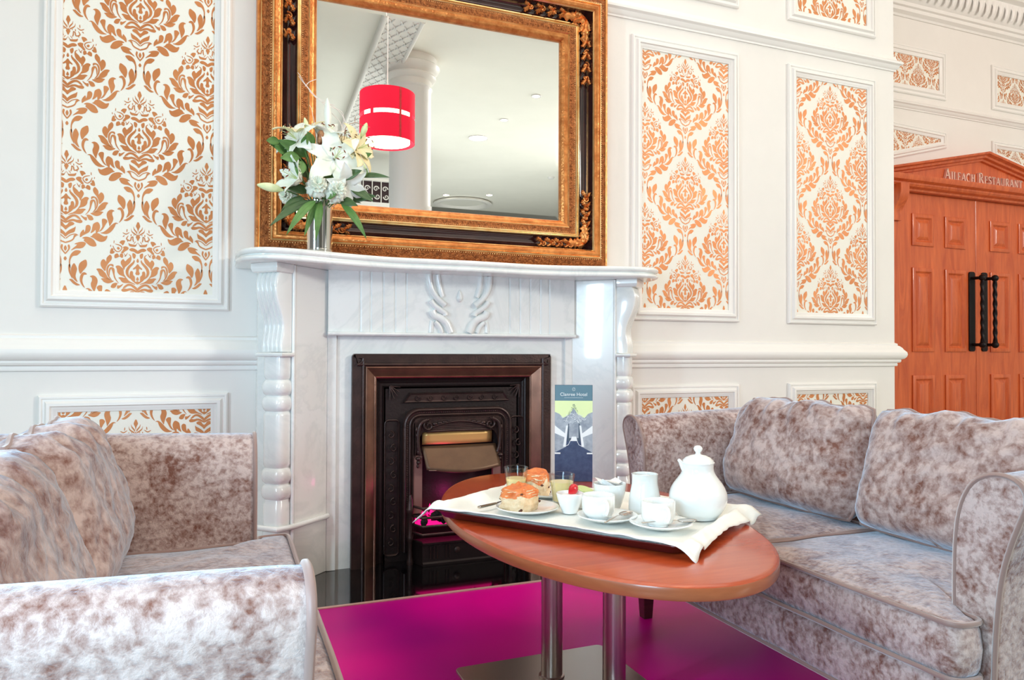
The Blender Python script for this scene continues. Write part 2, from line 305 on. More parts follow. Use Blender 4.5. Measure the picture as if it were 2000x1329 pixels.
# ------------------------------------------------------------ frames, sweeps, damask
def inset_poly(poly, d):
    """mitred inward offset of a counter-clockwise polygon"""
    n = len(poly); out = []
    for i in range(n):
        a = Vector(poly[i-1]); b = Vector(poly[i]); c = Vector(poly[(i+1) % n])
        d1 = (b-a).normalized(); d2 = (c-b).normalized()
        n1 = Vector((-d1.y, d1.x)); n2 = Vector((-d2.y, d2.x))
        k = 1 + n1.dot(n2)
        out.append(b + (n1+n2)*(d/max(k, .2)))
    return out
def frame_mb(poly, prof, Y):
    """prof: list of (inset, height out of the wall)"""
    mb = MB(); rings = []
    for ins, h in prof:
        rings.append([(p.x, Y-h, p.y) for p in inset_poly(poly, ins)])
    return mb.loops(rings, True, False, False)
def frame_open(poly, prof, Y):
    """like frame_mb but with the bottom side left out; poly starts at the bottom left, then bottom right"""
    zb = poly[0][1]; q = list(poly[1:])+[poly[0]]; mb = MB(); rings = []
    for ins, h in prof:
        r = [Vector(p) for p in inset_poly(q, ins)]; r[0].y = zb; r[-1].y = zb
        rings.append([(p.x, Y-h, p.y) for p in r])
    return mb.loops(rings, False, False, False)
def rect(x0, x1, z0, z1): return [(x0,z0),(x1,z0),(x1,z1),(x0,z1)]
def rrect(x0, x1, z0, z1, r, corners=(1,1,1,1), seg=5):
    out = []
    for ci, (cx, cz, a0) in enumerate(((x0+r,z0+r,180),(x1-r,z0+r,270),(x1-r,z1-r,0),(x0+r,z1-r,90))):
        if corners[ci]:
            for k in range(seg+1):
                a = rad(a0+90*k/seg); out.append((cx+r*math.cos(a), cz+r*math.sin(a)))
        else: out.append(((x0,z0),(x1,z0),(x1,z1),(x0,z1))[ci])
    return out
def sweep(path, prof):
    """path of (x,y) walked with the room on its right side; prof (out, z)"""
    mb = MB(); n = len(path); P = [Vector(p) for p in path]; rings = []
    for i in range(n):
        d1 = (P[i]-P[i-1]).normalized() if i else None
        d2 = (P[i+1]-P[i]).normalized() if i < n-1 else None
        if d1 is None: d1 = d2
        if d2 is None: d2 = d1
        n1 = Vector((d1.y, -d1.x)); n2 = Vector((d2.y, -d2.x)); k = 1+n1.dot(n2)
        nn = (n1+n2)/max(k, .2)
        rings.append([(P[i].x+nn.x*o, P[i].y+nn.y*o, z) for o, z in prof])
    return mb.loops(rings, True, True, True)
def clip_poly(poly, conv):
    out = [Vector(p) for p in poly]; n = len(conv)
    for i in range(n):
        a = Vector(conv[i]); b = Vector(conv[(i+1) % n]); e = b-a
        src = out; out = []
        if not src: return []
        def side(p): return e.x*(p.y-a.y)-e.y*(p.x-a.x)
        for k in range(len(src)):
            p, q = src[k-1], src[k]; sp, sq = side(p), side(q)
            if (sp >= 0) != (sq >= 0): out.append(p+(q-p)*(sp/(sp-sq)))
            if sq >= 0: out.append(q)
    return out
DSH = []
for q in DAM:
    pts = [Vector((q[i]*1e-4, q[i+1]*1e-4)) for i in range(0, len(q), 2)]
    # keep straight runs on the axis, smooth the rest
    sm = catmull(pts, 3, True)
    sm = [Vector((max(p.x, 0), p.y)) for p in sm]
    DSH.append(sm)
PX, PZ = .490, .5145
def damask(poly, cx, ztip, Y, parent, s=1.0):
    """copper print of the wallpaper inside the convex polygon, motif tip at (cx, ztip)"""
    xs = [p[0] for p in poly]; zs = [p[1] for p in poly]
    mb = MB()
    px, pz = PX*s, PZ*s
    i0 = int((min(xs)-cx)/(px/2))-2; i1 = int((max(xs)-cx)/(px/2))+2
    for i in range(i0, i1+1):
        ox = cx+i*px/2; oz = ztip + (pz/2 if i % 2 else 0)
        j0 = int((min(zs)-oz)/pz)-2; j1 = int((max(zs)-oz)/pz)+3
        for j in range(j0, j1+1):
            ty = oz+j*pz
            if ox-.19*s > max(xs) or ox+.19*s < min(xs) or ty-.53*s > max(zs) or ty+.01 < min(zs): continue
            for sh in DSH:
                for sg in (1, -1):
                    pl = [Vector((ox+sg*p.x*s, ty+p.y*s)) for p in sh]
                    if sg < 0: pl = pl[::-1]
                    bx = [p.x for p in pl]; bz = [p.y for p in pl]
                    if max(bx) < min(xs) or min(bx) > max(xs) or max(bz) < min(zs) or min(bz) > max(zs): continue
                    c = clip_poly(pl, poly)
                    if len(c) >= 3:
                        mb.add([(p.x, Y, p.y) for p in c], [tuple(range(len(c)))])
    return mb.build('damask_print', T['print'], parent, smooth=0, kind='stuff', merge=False)

PANEL_PROF = [(0,0),(0,.012),(.006,.018),(.012,.018),(.015,.012),(.022,.014),(.030,.026),(.040,.026),(.044,.018),(.050,.016),(.056,.010),(.063,.008),(.063,.0005)]
def wall_panel(poly, Y, parent, cx, ztip, s=1.0, w=.063):
    k = w/.063
    f = frame_mb(poly, [(a*k, h) for a, h in PANEL_PROF], Y).build('panel_moulding', T['trim'], parent, smooth=30)
    inner = [tuple(p) for p in inset_poly(poly, w)]
    g = MB().add([(x, Y-.0015, z) for x, z in inner], [tuple(range(len(inner)))]).build('wallpaper', T['paper'], f, smooth=0)
    damask([tuple(p) for p in inset_poly(poly, w+.002)], cx, ztip, Y-.0022, f, s)
    return f

# ------------------------------------------------------------ the setting
HALL = 9.0
wall = empty('wall_back', (0,0,0), kind='structure')
MB().box(-4,3.73,3.18,3.32,0,4.05).build('plaster', T['paint'], wall, smooth=0)
wallr = MB().box(3.6,3.73,3.32,4.3,0,4.05).build('wall_return', T['paint'], None, smooth=0, kind='structure')
wd = empty('wall_corridor', (0,0,0), kind='structure')
MB().box(3.6,10,4.3,4.42,0,4.05).build('plaster', T['paint'], wd, smooth=0)
MB().box(10,10.12,-3,4.42,0,4.05).build('wall_right', T['paint'], None, smooth=0, kind='structure')
cp = MB().box(-.6,2.5,.95,2.648,-.004,.002).build('carpet', T['carpet'], None, smooth=0); tag(cp, 'glossy magenta floor covering between the two sofas, ending at the hearth', 'carpet')
MB().box(-4,10.12,-24,4.42,-.06,-.003).build('floor', T['hallfloor'], None, smooth=0, kind='structure')
MB().box(-4,10.12,-24.1,-24,0,4.05).build('wall_front', T['paint'], None, smooth=0, kind='structure')
MB().box(-4,10.12,-24,4.42,4.05,4.12).build('ceiling', T['ceil'], None, smooth=0, kind='structure')

tall = [rect(-.632,.028,1.078,2.528), rect(1.915,2.580,1.078,2.528), rect(2.918,3.575,1.078,2.528)]
low = [rect(-.632,.028,.17,.746), rect(1.915,2.580,.17,.746), rect(2.918,3.575,.17,.746)]
up = [rect(-.632,.028,2.775,3.45), rect(1.915,2.580,2.775,3.45), rect(2.918,3.575,2.775,3.45)]
cxs = [-.306, 2.242, 3.231]
for i in range(3):
    wall_panel(tall[i], 3.18, wall, cxs[i], (1.926, 1.930, 1.925)[i])
    wall_panel(low[i], 3.18, wall, cxs[i], .640)
    wall_panel(up[i], 3.18, wall, cxs[i], 3.075)
wall_panel(rect(-1.632,-.972,1.078,2.528), 3.18, wall, -1.30, 1.926)
wall_panel(rect(-1.632,-.972,.17,.746), 3.18, wall, -1.30, .64)

path = [(-4,3.18),(3.73,3.18),(3.73,4.3)]
chair_prof = [(0,.838),(.010,.838),(.012,.846),(.010,.856),(.022,.860),(.026,.868),(.024,.876),(.038,.882),(.046,.892),(.050,.906),(.048,.920),(.040,.930),(.036,.934),(.030,.946),(.020,.956),(.012,.960),(.012,.970),(.006,.974),(0,.976)]
sweep(path, chair_prof).build('trim_1', T['trim'], None, smooth=30, kind='structure')
pic_prof = [(0,2.602),(.008,2.602),(.010,2.610),(.020,2.618),(.026,2.632),(.038,2.640),(.040,2.650),(.016,2.668),(.008,2.690),(0,2.692)]
sweep(path, pic_prof).build('trim_2', T['trim'], None, smooth=30, kind='structure')
base_prof = [(0,0),(.022,0),(.022,.10),(.016,.112),(.010,.13),(0,.134)]
sweep([(1.86,3.18),(3.73,3.18),(3.73,4.3)], base_prof).build('baseboard_right', T['trim'], None, smooth=30, kind='structure')
sweep([(-4,3.18),(.10,3.18)], base_prof).build('baseboard_left', T['trim'], None, smooth=30, kind='structure')
crown_prof = [(0,3.66),(.012,3.66),(.020,3.675),(.05,3.69),(.055,3.715),(.075,3.72),(.08,3.745),(.10,3.76),(.13,3.80),(.15,3.86),(.15,3.90),(.20,3.91),(.215,3.93),(.25,3.96),(.27,4.00),(.30,4.01),(.31,4.05),(0,4.05)]
for k, pth in enumerate(([(3.73,3.0),(3.73,4.3),(10,4.3)][1:], [(-4,3.18),(3.73,3.18),(3.73,4.3)])):
    cr = sweep(pth, crown_prof).build('trim_%d' % (3+k), T['trim'], None, smooth=30, kind='structure')
    if k == 0:
        # acanthus blocks of the cornice, and a bead row under them
        leaf = MB()
        def lf(u, v):
            w = .030*(1-.55*v**2)*(1-.25*abs(math.sin(v*9)))
            return ((u-.5)*2*w, -.006-.022*math.sin(v*PI)-.014*(1-(2*u-1)**2)*(1-.4*v), .075-.15*v)
        leaf.grid(lf, 7, 9)
        l0 = leaf.build('acanthus_leaf', T['trim'], cr, smooth=60); l0.location = (3.95, 4.175, 3.835)
        x = 4.03
        while x < 7.6:
            c = l0.copy(); COL.objects.link(c); c.parent = cr; c.location = (x, 4.175, 3.835); x += .08
        bd = MB().ell((0,0,0),(.014,.012,.012),8,6).build('bead', T['trim'], cr, smooth=60); bd.location = (3.9,4.235,3.73)
        x = 3.94
        while x < 7.6:
            c = bd.copy(); COL.objects.link(c); c.parent = cr; c.location = (x, 4.235, 3.73); x += .04
# door wall panels: the lower pair follows the pediment slope
sweep([(3.73,4.3),(10,4.3)], [(o*1.1, z+.305) for o, z in pic_prof]).build('trim_5', T['trim'], None, smooth=30, kind='structure')
DS = .62
wall_panel(rect(4.60,5.635,3.035,3.435), 4.3, wd, 5.17, 3.46, DS, .075)
wall_panel(rect(6.20,7.30,3.035,3.425), 4.3, wd, 6.66, 3.46, DS, .075)
wall_panel([(4.60,2.38),(5.635,2.635),(5.635,2.765),(4.60,2.80)], 4.3, wd, 5.17, 2.86, DS, .06)
wall_panel([(6.20,2.62),(7.30,2.37),(7.30,2.76),(6.20,2.76)], 4.3, wd, 6.66, 2.86, DS, .06)

# ---- double doors
def door_leaf(name, x0, x1, cols, hx):
    d = empty(name, (0,0,0), kind='structure')
    MB().box(x0,x1,4.245,4.285,.01,2.21).build('leaf', T['oak'], d, smooth=0, bevel=.003)
    for (a, b) in cols:
        for (z0, z1) in ((1.785,2.045),(.925,1.606),(.16,.735)):
            frame_mb(rect(a,b,z0,z1), [(0,0),(0,.010),(.008,.014),(.030,.014),(.040,.004),(.046,-.001)], 4.245).build('panel_moulding', T['oak'], d, smooth=30)
            frame_mb(rect(a+.05,b-.05,z0+.05,z1-.05), [(0,.0),(.004,.003),(.024,.011),(.026,.012)], 4.245).loops([[(p[0],4.233,p[1]) for p in rect(a+.076,b-.076,z0+.076,z1-.076)]], True, False, True).build('raised_panel', T['oak'], d, smooth=30)
    h = empty('door_handle', (0,0,0)); h.parent = d
    MB().prism(rrect(hx-.035,hx+.035,.93,1.60,.02), 0, .012).xf(lambda p: Vector((p.x, 4.245-p.z, p.y))).build('backplate', T['blackiron'], h, bevel=.002)
    g = MB()
    g.grid(lambda u, v: (hx+.012+(.015+.003*math.cos(2*(u*2*PI)+v*44))*math.cos(u*2*PI), 4.155+(.015+.003*math.cos(2*(u*2*PI)+v*44))*math.sin(u*2*PI), .985+.56*v), 14, 60, True)
    g.build('twisted_bar', T['blackiron'], h, smooth=60)
    for z in (.985,1.545):
        MB().ell((hx+.012,4.155,z),(.028,.028,.028),14,10).tube([(hx+.012,4.155,z),(hx+.004,4.24,z)], .013).build('ball_end', T['blackiron'], h, smooth=60)
    return d
door_leaf('door_1', 4.985, 5.918, [(5.17,5.415),(5.545,5.79)], 5.862)
door_leaf('door_2', 5.922, 6.855, [(6.09,6.335),(6.455,6.70)], 6.015)
ds = empty('door_surround', (0,0,0), label='orange oak door surround with pointed pediment and raised lettering over the double doors', cat='door surround')
for x0, x1 in ((4.86,4.98),(6.86,6.98)):
    MB().box(x0,x1,4.20,4.299,0,2.24).build('door_jamb', T['oak'], ds, smooth=0, bevel=.004)
for x in (4.93, 6.91):
    b = MB(); 
    prof = [(.03,1.96),(.035,2.0),(.03,2.03),(.05,2.07),(.085,2.12),(.10,2.17),(.10,2.24)]
    b.loops([[(x-.045,4.2,z),(x+.045,4.2,z),(x+.045,4.2-o,z),(x-.045,4.2-o,z)] for o, z in prof]).build('bracket', T['oak'], ds, smooth=50)
sweep([(4.74,4.299),(4.74,4.20),(7.10,4.20),(7.10,4.299)][1:3], [(0,2.21),(.01,2.21),(.015,2.225),(.05,2.235),(.06,2.25),(.06,2.262),(.09,2.275),(.10,2.30),(.10,2.315),(0,2.315)]).build('cornice', T['oak'], ds, smooth=30)
MB().box(4.74,7.10,4.20,4.299,2.21,2.315).build('lintel', T['oak'], ds, smooth=0)
PB, PA = 2.315, 2.555
MB().loops([[(4.82,4.205,PB),(7.02,4.205,PB),(5.92,4.205,PA-.02)],[(4.82,4.299,PB),(7.02,4.299,PB),(5.92,4.299,PA-.02)]]).build('pediment_board', T['oak'], ds, smooth=0)
for sg in (-1, 1):
    a = Vector((5.92+sg*1.20, PB)); b = Vector((5.92, PA+.005)); dd = (b-a).normalized(); nn = Vector((-dd.y, dd.x))*(1 if dd.x > 0 else -1)
    mb = MB(); rings = []
    for t in (a, b):
        rings.append([(t.x+ (0 if t is b else 0), 4.299, t.y-.034)] + [(t.x, 4.205-o, t.y+q) for o, q in ((0,-.034),(.02,-.03),(.025,-.015),(.05,-.008),(.055,.008),(.085,.018),(.09,.034),(.0,.036))] + [(t.x, 4.299, t.y+.036)])
    mb.loops(rings).build('raking_cornice', T['oak'], ds, smooth=30)

# ---- serif lettering, drawn stroke by stroke (unit cap height)
def arc(cx, cy, rx, ry, a0, a1, n=10): return [(cx+rx*math.cos(rad(lerp(a0,a1,k/n))), cy+ry*math.sin(rad(lerp(a0,a1,k/n)))) for k in range(n+1)]
TH, TN, SE = .15, .07, .045
G = {
 'A': (.80, [([(.08,.02),(.40,1)],TN),([(.40,1),(.72,.02)],TH),([(.22,.36),(.60,.36)],TN),([(0,.02),(.20,.02)],SE),([(.58,.02),(.84,.02)],SE)]),
 'I': (.36, [([(.18,0),(.18,1)],TH),([(.04,.02),(.32,.02)],SE),([(.04,.98),(.32,.98)],SE)]),
 'L': (.62, [([(.18,0),(.18,1)],TH),([(.04,.02),(.60,.02)],SE+.02),([(.04,.98),(.32,.98)],SE),([(.59,.02),(.59,.22)],SE)]),
 'E': (.66, [([(.18,0),(.18,1)],TH),([(.04,.02),(.60,.02)],SE+.02),([(.04,.97),(.58,.97)],SE+.02),([(.18,.52),(.46,.52)],TN),([(.59,.02),(.59,.22)],SE),([(.57,.97),(.57,.80)],SE),([(.46,.42),(.46,.62)],SE)]),
 'C': (.80, [(arc(.44,.5,.36,.48,55,305,16),TH*.85),([(.66,.74),(.67,.98)],SE)]),
 'H': (.86, [([(.18,0),(.18,1)],TH),([(.66,0),(.66,1)],TH),([(.18,.52),(.66,.52)],TN),([(.04,.02),(.32,.02)],SE),([(.04,.98),(.32,.98)],SE),([(.52,.02),(.80,.02)],SE),([(.52,.98),(.80,.98)],SE)]),
 'R': (.80, [([(.18,0),(.18,1)],TH),([(.18,.97),(.40,.97)]+arc(.40,.74,.20,.23,90,-90,8)+[(.18,.51)],TN*1.3),([(.38,.50),(.72,.02)],TH),([(.04,.02),(.32,.02)],SE),([(.04,.98),(.20,.98)],SE),([(.66,.02),(.82,.02)],SE)]),
 'S': (.60, [(arc(.30,.74,.20,.22,40,270,10)+arc(.30,.27,.22,.25,90,-140,10),TH*.75),([(.46,.78),(.47,.96)],SE),([(.10,.04),(.09,.24)],SE)]),
 'T': (.74, [([(.37,0),(.37,1)],TH),([(.04,.97),(.70,.97)],SE+.02),([(.05,.97),(.05,.78)],SE),([(.69,.97),(.69,.78)],SE),([(.24,.02),(.50,.02)],SE)]),
 'U': (.84, [([(.18,1),(.18,.34)]+arc(.42,.30,.24,.28,180,360,10)+[(.66,1)],TN*1.4),([(.18,1),(.18,.34)],TH),([(.04,.98),(.32,.98)],SE),([(.54,.98),(.78,.98)],SE)]),
 'N': (.86, [([(.16,0),(.16,1)],TN),([(.14,1),(.68,0)],TH),([(.68,0),(.68,1)],TN),([(.04,.02),(.30,.02)],SE),([(.02,.98),(.20,.98)],SE),([(.54,.98),(.82,.98)],SE)]),
}
def ribbon(mb, pts, w, fn, depth):
    P = [Vector(p) for p in pts]; n = len(P); rings = []
    for i, p in enumerate(P):
        d = (P[min(i+1,n-1)]-P[max(i-1,0)]).normalized(); q = Vector((-d.y, d.x))*w/2
        a, b = p+q, p-q
        rings.append([fn(a, 0), fn(b, 0), fn(b, depth), fn(a, depth)])
    mb.loops(rings)
def write(text, x0, z0, y, h, width, parent, matl, depth=.022, slope=0):
    tot = 0; items = []
    for w in text.split(' '):
        for i, ch in enumerate(w):
            s = 1.0 if i == 0 else .78
            items.append((ch, tot, s)); tot += G[ch][0]*s+.10*s
        tot += .38
    tot -= .38; k = width/tot
    for ch, off, s in items:
        mb = MB()
        for pts, w in G[ch][1]:
            ribbon(mb, pts, w, lambda p, d: (x0+(off+p.x*s)*k, y-d, z0+p.y*s*h+slope*(off+p.x*s)*k), depth)
        mb.build('letter', matl, parent, smooth=0)
write('AILEACH RESTAURANT', 5.475, 2.338, 4.203, .088, .955, ds, T['letters'])

# ------------------------------------------------------------ marble fireplace
XC = .976
fp = empty('marble_fireplace', (XC,3.1,0), label='white carved marble fireplace surround with serpentine mantel shelf and fluted corbels', cat='fireplace')
def FP(mb, name, **k):
    mb.xf(lambda p: Vector((p.x-XC, p.y-3.1, p.z)))
    return mb.build(name, T['marble'], fp, **k)
def mirror_x(mb):
    n = len(mb.v); mb.v += [(2*XC-x, y, z) for x, y, z in mb.v]; mb.f += [tuple(i+n for i in f[::-1]) for f in mb.f[:]]
    return mb
# shelf
half = [(0,2.908),(.14,2.915),(.30,2.925),(.44,2.905),(.57,2.868),(.68,2.828),(.77,2.808),(.84,2.815),(.895,2.86),(.922,2.93),(.928,3.0)]
hs = catmull([Vector(p) for p in half], 4)
outl = [(XC-p.x, p.y) for p in hs][::-1] + [(XC+p.x, p.y) for p in hs[1:]] + [(XC+.928,3.178),(XC-.928,3.178)]
def shelf_ring(ins, z):
    cx, cy = XC, 3.178
    return [(cx+(x-cx)*(1-ins/.93), cy+(y-cy)*(1-ins/.33), z) for x, y in outl]
sh = MB().loops([shelf_ring(i, z) for i, z in ((.016,1.252),(.008,1.2525),(.003,1.256),(.001,1.262),(.003,1.268),(.008,1.272),(.012,1.2735),(.012,1.277),(.006,1.2785),(.001,1.283),(0,1.290),(.002,1.296),(.006,1.2995),(.012,1.301))])
FP(sh, 'shelf', smooth=50)
# body
b = MB().box(XC-.60,XC+.60,3.10,3.178,.905,1.252); FP(b, 'header_slab', smooth=0)
for sg in (-1, 1):
    b = MB().box(*sorted((XC+sg*.458,XC+sg*.60)),3.10,3.178,.004,.905); FP(b, 'side_slab', smooth=0)
    q = [(.262,2.948),(.412,3.092),(.425,3.178),(.135,3.178),(.135,3.070)]
    if sg > 0: q = [(2*XC-x, y) for x, y in q][::-1]
    b = MB().prism(q, .004, 1.252); FP(b, 'splayed_jamb', smooth=0, bevel=.003)
    b = MB()
    for (x, y) in ((.262,2.946),(.243,2.962)): b.tube([(x if sg<0 else 2*XC-x, y, .004),(x if sg<0 else 2*XC-x, y, 1.25)], .0075, 8)
    FP(b, 'vertical_bead', smooth=60)
    b = MB().box(*sorted((XC+sg*.528,XC+sg*.566)),3.086,3.10,.004,.985); FP(b, 'inner_fillet', smooth=0, bevel=.003)
    # plinth bar
    pts = [(.415,3.082),(.262,2.936),(.205,2.905),(.115,2.99)]
    b = MB().tube([(x if sg<0 else 2*XC-x, y, .235) for x, y in pts], .011, 10); FP(b, 'plinth_bar', smooth=60)
# corbels and columns, turned 45 degrees outward
def leg_parts(sg):
    ox = .216; oy = 2.980
    n = Vector((-.7071,-.7071)); t = Vector((.7071,-.7071))
    def w(a, d, z):
        x = ox+t.x*a+n.x*d; y = oy+t.y*a+n.y*d
        if sg > 0: x = 2*XC-x
        return (x, y, z)
    zs = [1.216,1.205,1.19,1.16,1.13,1.10,1.07,1.045,1.02,.995,.97,.945,.925,.912]
    ds_ = [.072,.078,.084,.087,.083,.073,.060,.050,.044,.044,.049,.053,.053,.052]
    zz = catmull([Vector((z, d)) for z, d in zip(zs, ds_)], 3)
    mb = MB(); rings = []
    hw = .052; NF = 5
    for p in zz:
        ring = [w(-hw, -.02, p.x)]
        for k in range(NF*8+1):
            a = -hw+2*hw*k/(NF*8); fl = abs(math.sin(PI*k/8))**.7
            ring.append(w(a, p.y-.007+.007*fl, p.x))
        ring.append(w(hw, -.02, p.x)); rings.append(ring)
    mb.loops(rings); FP(mb, 'corbel', smooth=50)
    mb = MB().loops([[w(s1*(.060+e), (.0 if s2 < 0 else .094+e), z) for s1, s2 in ((-1,-1),(1,-1),(1,1),(-1,1))] for e, z in ((-.006,1.216),(0,1.220),(.004,1.232),(.004,1.252))])
    FP(mb, 'corbel_cap', smooth=0, bevel=.002)
    mb = MB(); pts = [w(-.062,.0,.902), w(-.062,.060,.902), w(.062,.060,.902), w(.062,.0,.902)]
    mb.tube(pts, .0085, 10).loops([[w(s1*.06, d, z) for s1, d in ((-1,-.01),(1,-.01),(1,.058),(-1,.058))] for z in (.894,.910)])
    FP(mb, 'corbel_ledge', smooth=50)
    # turned column on the chamfer
    prof = [(.044,.01),(.044,.19),(.050,.195),(.050,.215),(.046,.225),(.048,.245),(.048,.325),(.044,.332),(.044,.34)]
    def ring2(z0):
        o = []
        for zc in (z0, z0+.062):
            o += [(.044+.011*math.sin(PI*k/8)**.6 if 0<k<8 else .043, zc-.030+.060*k/8) for k in range(9)]
        return o
    prof += ring2(.372)+[(.044,.468),(.048,.476),(.049,.49),(.049,.665),(.048,.674),(.044,.68)]+ring2(.712)+[(.044,.808),(.048,.815),(.049,.83),(.049,.894)]
    mb = MB(); rings = []
    for r, z in prof:
        ring = []
        for k in range(28):
            a = 2*PI*k/28; ca, sa = math.cos(a), math.sin(a); e = .55
            ring.append(w(r*math.copysign(abs(ca)**e, ca), .006+r*math.copysign(abs(sa)**e, sa), z))
        rings.append(ring)
    mb.loops(rings); FP(mb, 'turned_column', smooth=40)
leg_parts(-1); leg_parts(1)
# frieze with flutes
xs = []
gro = [.54,.585,.637,.688,.738]; gro = gro+[2*XC-g for g in gro]
N = 600; x0, x1 = .409, 1.543
rings = []
for i in range(N+1):
    x = lerp(x0, x1, i/N); d = 0
    for g in gro:
        t = abs(x-g)/.0055
        if t < 1: d = max(d, .006*math.cos(t*PI/2))
    rings.append((x, 3.066+d))
mb = MB().loops([[(x, y, z) for x, y in rings]+[(x1,3.10,z),(x0,3.10,z)] for z in (.995,1.252)]); FP(mb, 'frieze', smooth=30)
mb = MB().loops([[(x, 3.066-o, z) for o, z in ((-.03,.980),(.010,.981),(.014,.985),(.015,.989),(.012,.994),(.006,.997),(-.03,.998))] for x in (x0-.002, x1+.002)]); FP(mb, 'frieze_ledge', smooth=30)
# twisted strands
S = 1/9.495
def fr(px, py):   # carving drawn on the frieze face
    return ((800+px*S-890.5)*.002293+XC-.0005, 1.252-(520+py*S-528)*.002255+.0)
strands = [([(285,0),(285,180),(330,360),(420,500),(530,600),(575,640)], .0175, 0),
           ([(450,0),(455,150),(480,300),(510,420),(535,480)], .0165, .007),
           ([(310,560),(380,650),(480,720),(570,780),(590,830)], .0165, 0),
           ([(335,745),(380,830),(500,880),(600,960),(660,1080),(690,1210)], .0175, -.002),
           ([(390,950),(440,990),(490,1060),(520,1150),(525,1210)], .015, .004),
           ([(350,930),(330,1030),(325,1120),(330,1210)], .012, .006)]
for sg in (-1, 1):
    rope = MB()
    for pts, r, dd in strands:
        c = catmull([Vector((fr(*p)[0], 0, max(fr(*p)[1], .998))) for p in pts], 5)
        c = [Vector((v.x if sg < 0 else 2*XC-v.x, 3.062+dd, min(v.z, 1.252))) for v in c]
        rope.tube(c, r*.95, 12, .8)
    FP(rope, 'twisted_strands', smooth=60)
b = MB().lathe([(0,.0),(.006,.002),(.0125,.016),(.012,.024),(.008,.040),(.003,.052),(0,.056)], 16, (XC,3.064,1.133), 1, .8); FP(b, 'carved_drop', smooth=60)

MB().box(.22,1.73,2.665,3.178,-.02,.004).build('hearth_slab', T['granite'], None, smooth=0, bevel=.001).location = (0,0,0)
tag(bpy.data.objects['hearth_slab'], 'polished black granite hearth slab in front of the fireplace', 'hearth')
st = MB().box(.10,1.85,2.648,2.664,-.01,.006).build('edging_strip', T['strip'], None, smooth=0, bevel=.001)
tag(st, 'thin pale edging strip between the black hearth and the magenta floor', 'floor trim')

# ------------------------------------------------------------ cast iron insert
IX = .968
ins = empty('cast_iron_insert', (IX,3.08,.004), label='black cast iron fire insert with copper trim and glowing grate inside the marble surround', cat='fire insert')
def IN(mb, name, m, **k):
    mb.xf(lambda p: Vector((p.x-IX, p.y-3.08, p.z-.004)))
    return mb.build(name, T[m], ins, **k)
P0 = rrect(.510,1.426,.004,.905,.016,(0,0,1,1))
IN(frame_open(P0, [(0,0),(0,.024),(.003,.028),(.038,.030),(.041,.037),(.046,.040),(.051,.037),(.053,.030)], 3.10), 'outer_frame', 'iron', smooth=30)
P1 = rect(.563,1.373,.004,.852)
IN(frame_open(P1, [(0,.030),(.001,.040),(.006,.044),(.011,.040),(.014,.038),(.043,.016),(.046,.018),(.051,.016),(.053,.008),(.053,-.02)], 3.10), 'copper_moulding', 'copper', smooth=30)
P2 = rect(.616,1.320,.004,.799)
IN(frame_open(P2, [(0,-.02),(.004,-.018),(.010,-.022),(.016,-.018),(.022,-.024),(.032,-.026),(.036,-.020),(.040,-.026),(.046,-.026)], 3.10), 'stepped_moulding', 'irondark', smooth=30)
b = MB().box(.62,.80,3.126,3.14,.004,.79).box(1.16,1.316,3.126,3.14,.004,.79).box(.80,1.16,3.126,3.14,.575,.79); IN(b, 'back_plate', 'irondark', smooth=0)
b = MB()
f0 = [(.735,.690),(1.235,.690),(1.205,.735),(.765,.735)]
b.loops([[(x,3.126,z) for x,z in f0],[(x,3.108,z) for x,z in [tuple(p) for p in inset_poly(f0,.004)]],[(x,3.112,z) for x,z in [tuple(p) for p in inset_poly(f0,.010)]]], True, False, True); IN(b, 'top_panel', 'iron', smooth=0)
# leaf scroll relief
def scroll(mb, cx, cz, r, turns, a0, sg, y, w):
    pts = []
    for k in range(22):
        t = k/21; a = a0+sg*turns*2*PI*t; rr = r*(1-.85*t)
        pts.append((cx+rr*math.cos(a), y, cz+rr*math.sin(a)))
    mb.tube(pts, [w*(1-.5*i/21) for i in range(22)], 6)
for i in range(7):
    b = MB(); scroll(b, .80+i*.060, .712, .014, 1.1, PI*(i%2), 1 if i%2 else -1, 3.110, .0035); IN(b, 'scroll', 'iron', smooth=60)
for xx in (.690, 1.272):
    for i in range(9):
        b = MB(); scroll(b, xx+(.008 if i%2 else -.008), .09+i*.058, .018, 1.0, PI/2, 1 if i%2 else -1, 3.112, .004); IN(b, 'scroll', 'iron', smooth=60)
for xx in (.690, 1.272):
    b = frame_mb(rrect(xx-.034,xx+.034,.03,.62,.02), [(0,0),(0,.008),(.003,.010),(.007,.006),(.008,0)], 3.126); IN(b, 'side_panel_rim', 'iron', smooth=40)
for xx, sg in ((.675,1),(1.287,-1)):
    b = MB()
    for k in range(5): b.tube([(xx+sg*(.004),3.118,.765),(xx+sg*(.05*math.cos(rad(-85+k*20)) if 1 else 0),3.116,.765+.06*math.sin(rad(-85+k*20)))], [.0045,.0025], 6)
    IN(b, 'corner_fan', 'iron', smooth=60)
AX = .985
A0 = rrect(AX-.252,AX+.252,.05,.668,.075,(0,0,1,1),8)
IN(frame_open(A0, [(0,-.026),(0,.006),(.004,.012),(.009,.014),(.013,.010),(.016,.004),(.024,.002),(.027,.008),(.031,.010),(.035,.004),(.040,0),(.043,.006),(.047,.006),(.050,-.002),(.052,-.02)], 3.10), 'arch_frame', 'iron', smooth=30)
b = MB()
for k in range(40):
    z = .24+.0098*k
    for xx in (AX-.232, AX+.232): b.ell((xx,3.096,z),(.003,.003,.003),6,4)
for k in range(38): b.ell((AX-.18+k*.0098,3.096,.648),(.003,.003,.003),6,4)
IN(b, 'arch_beading', 'iron', smooth=60, kind='stuff')
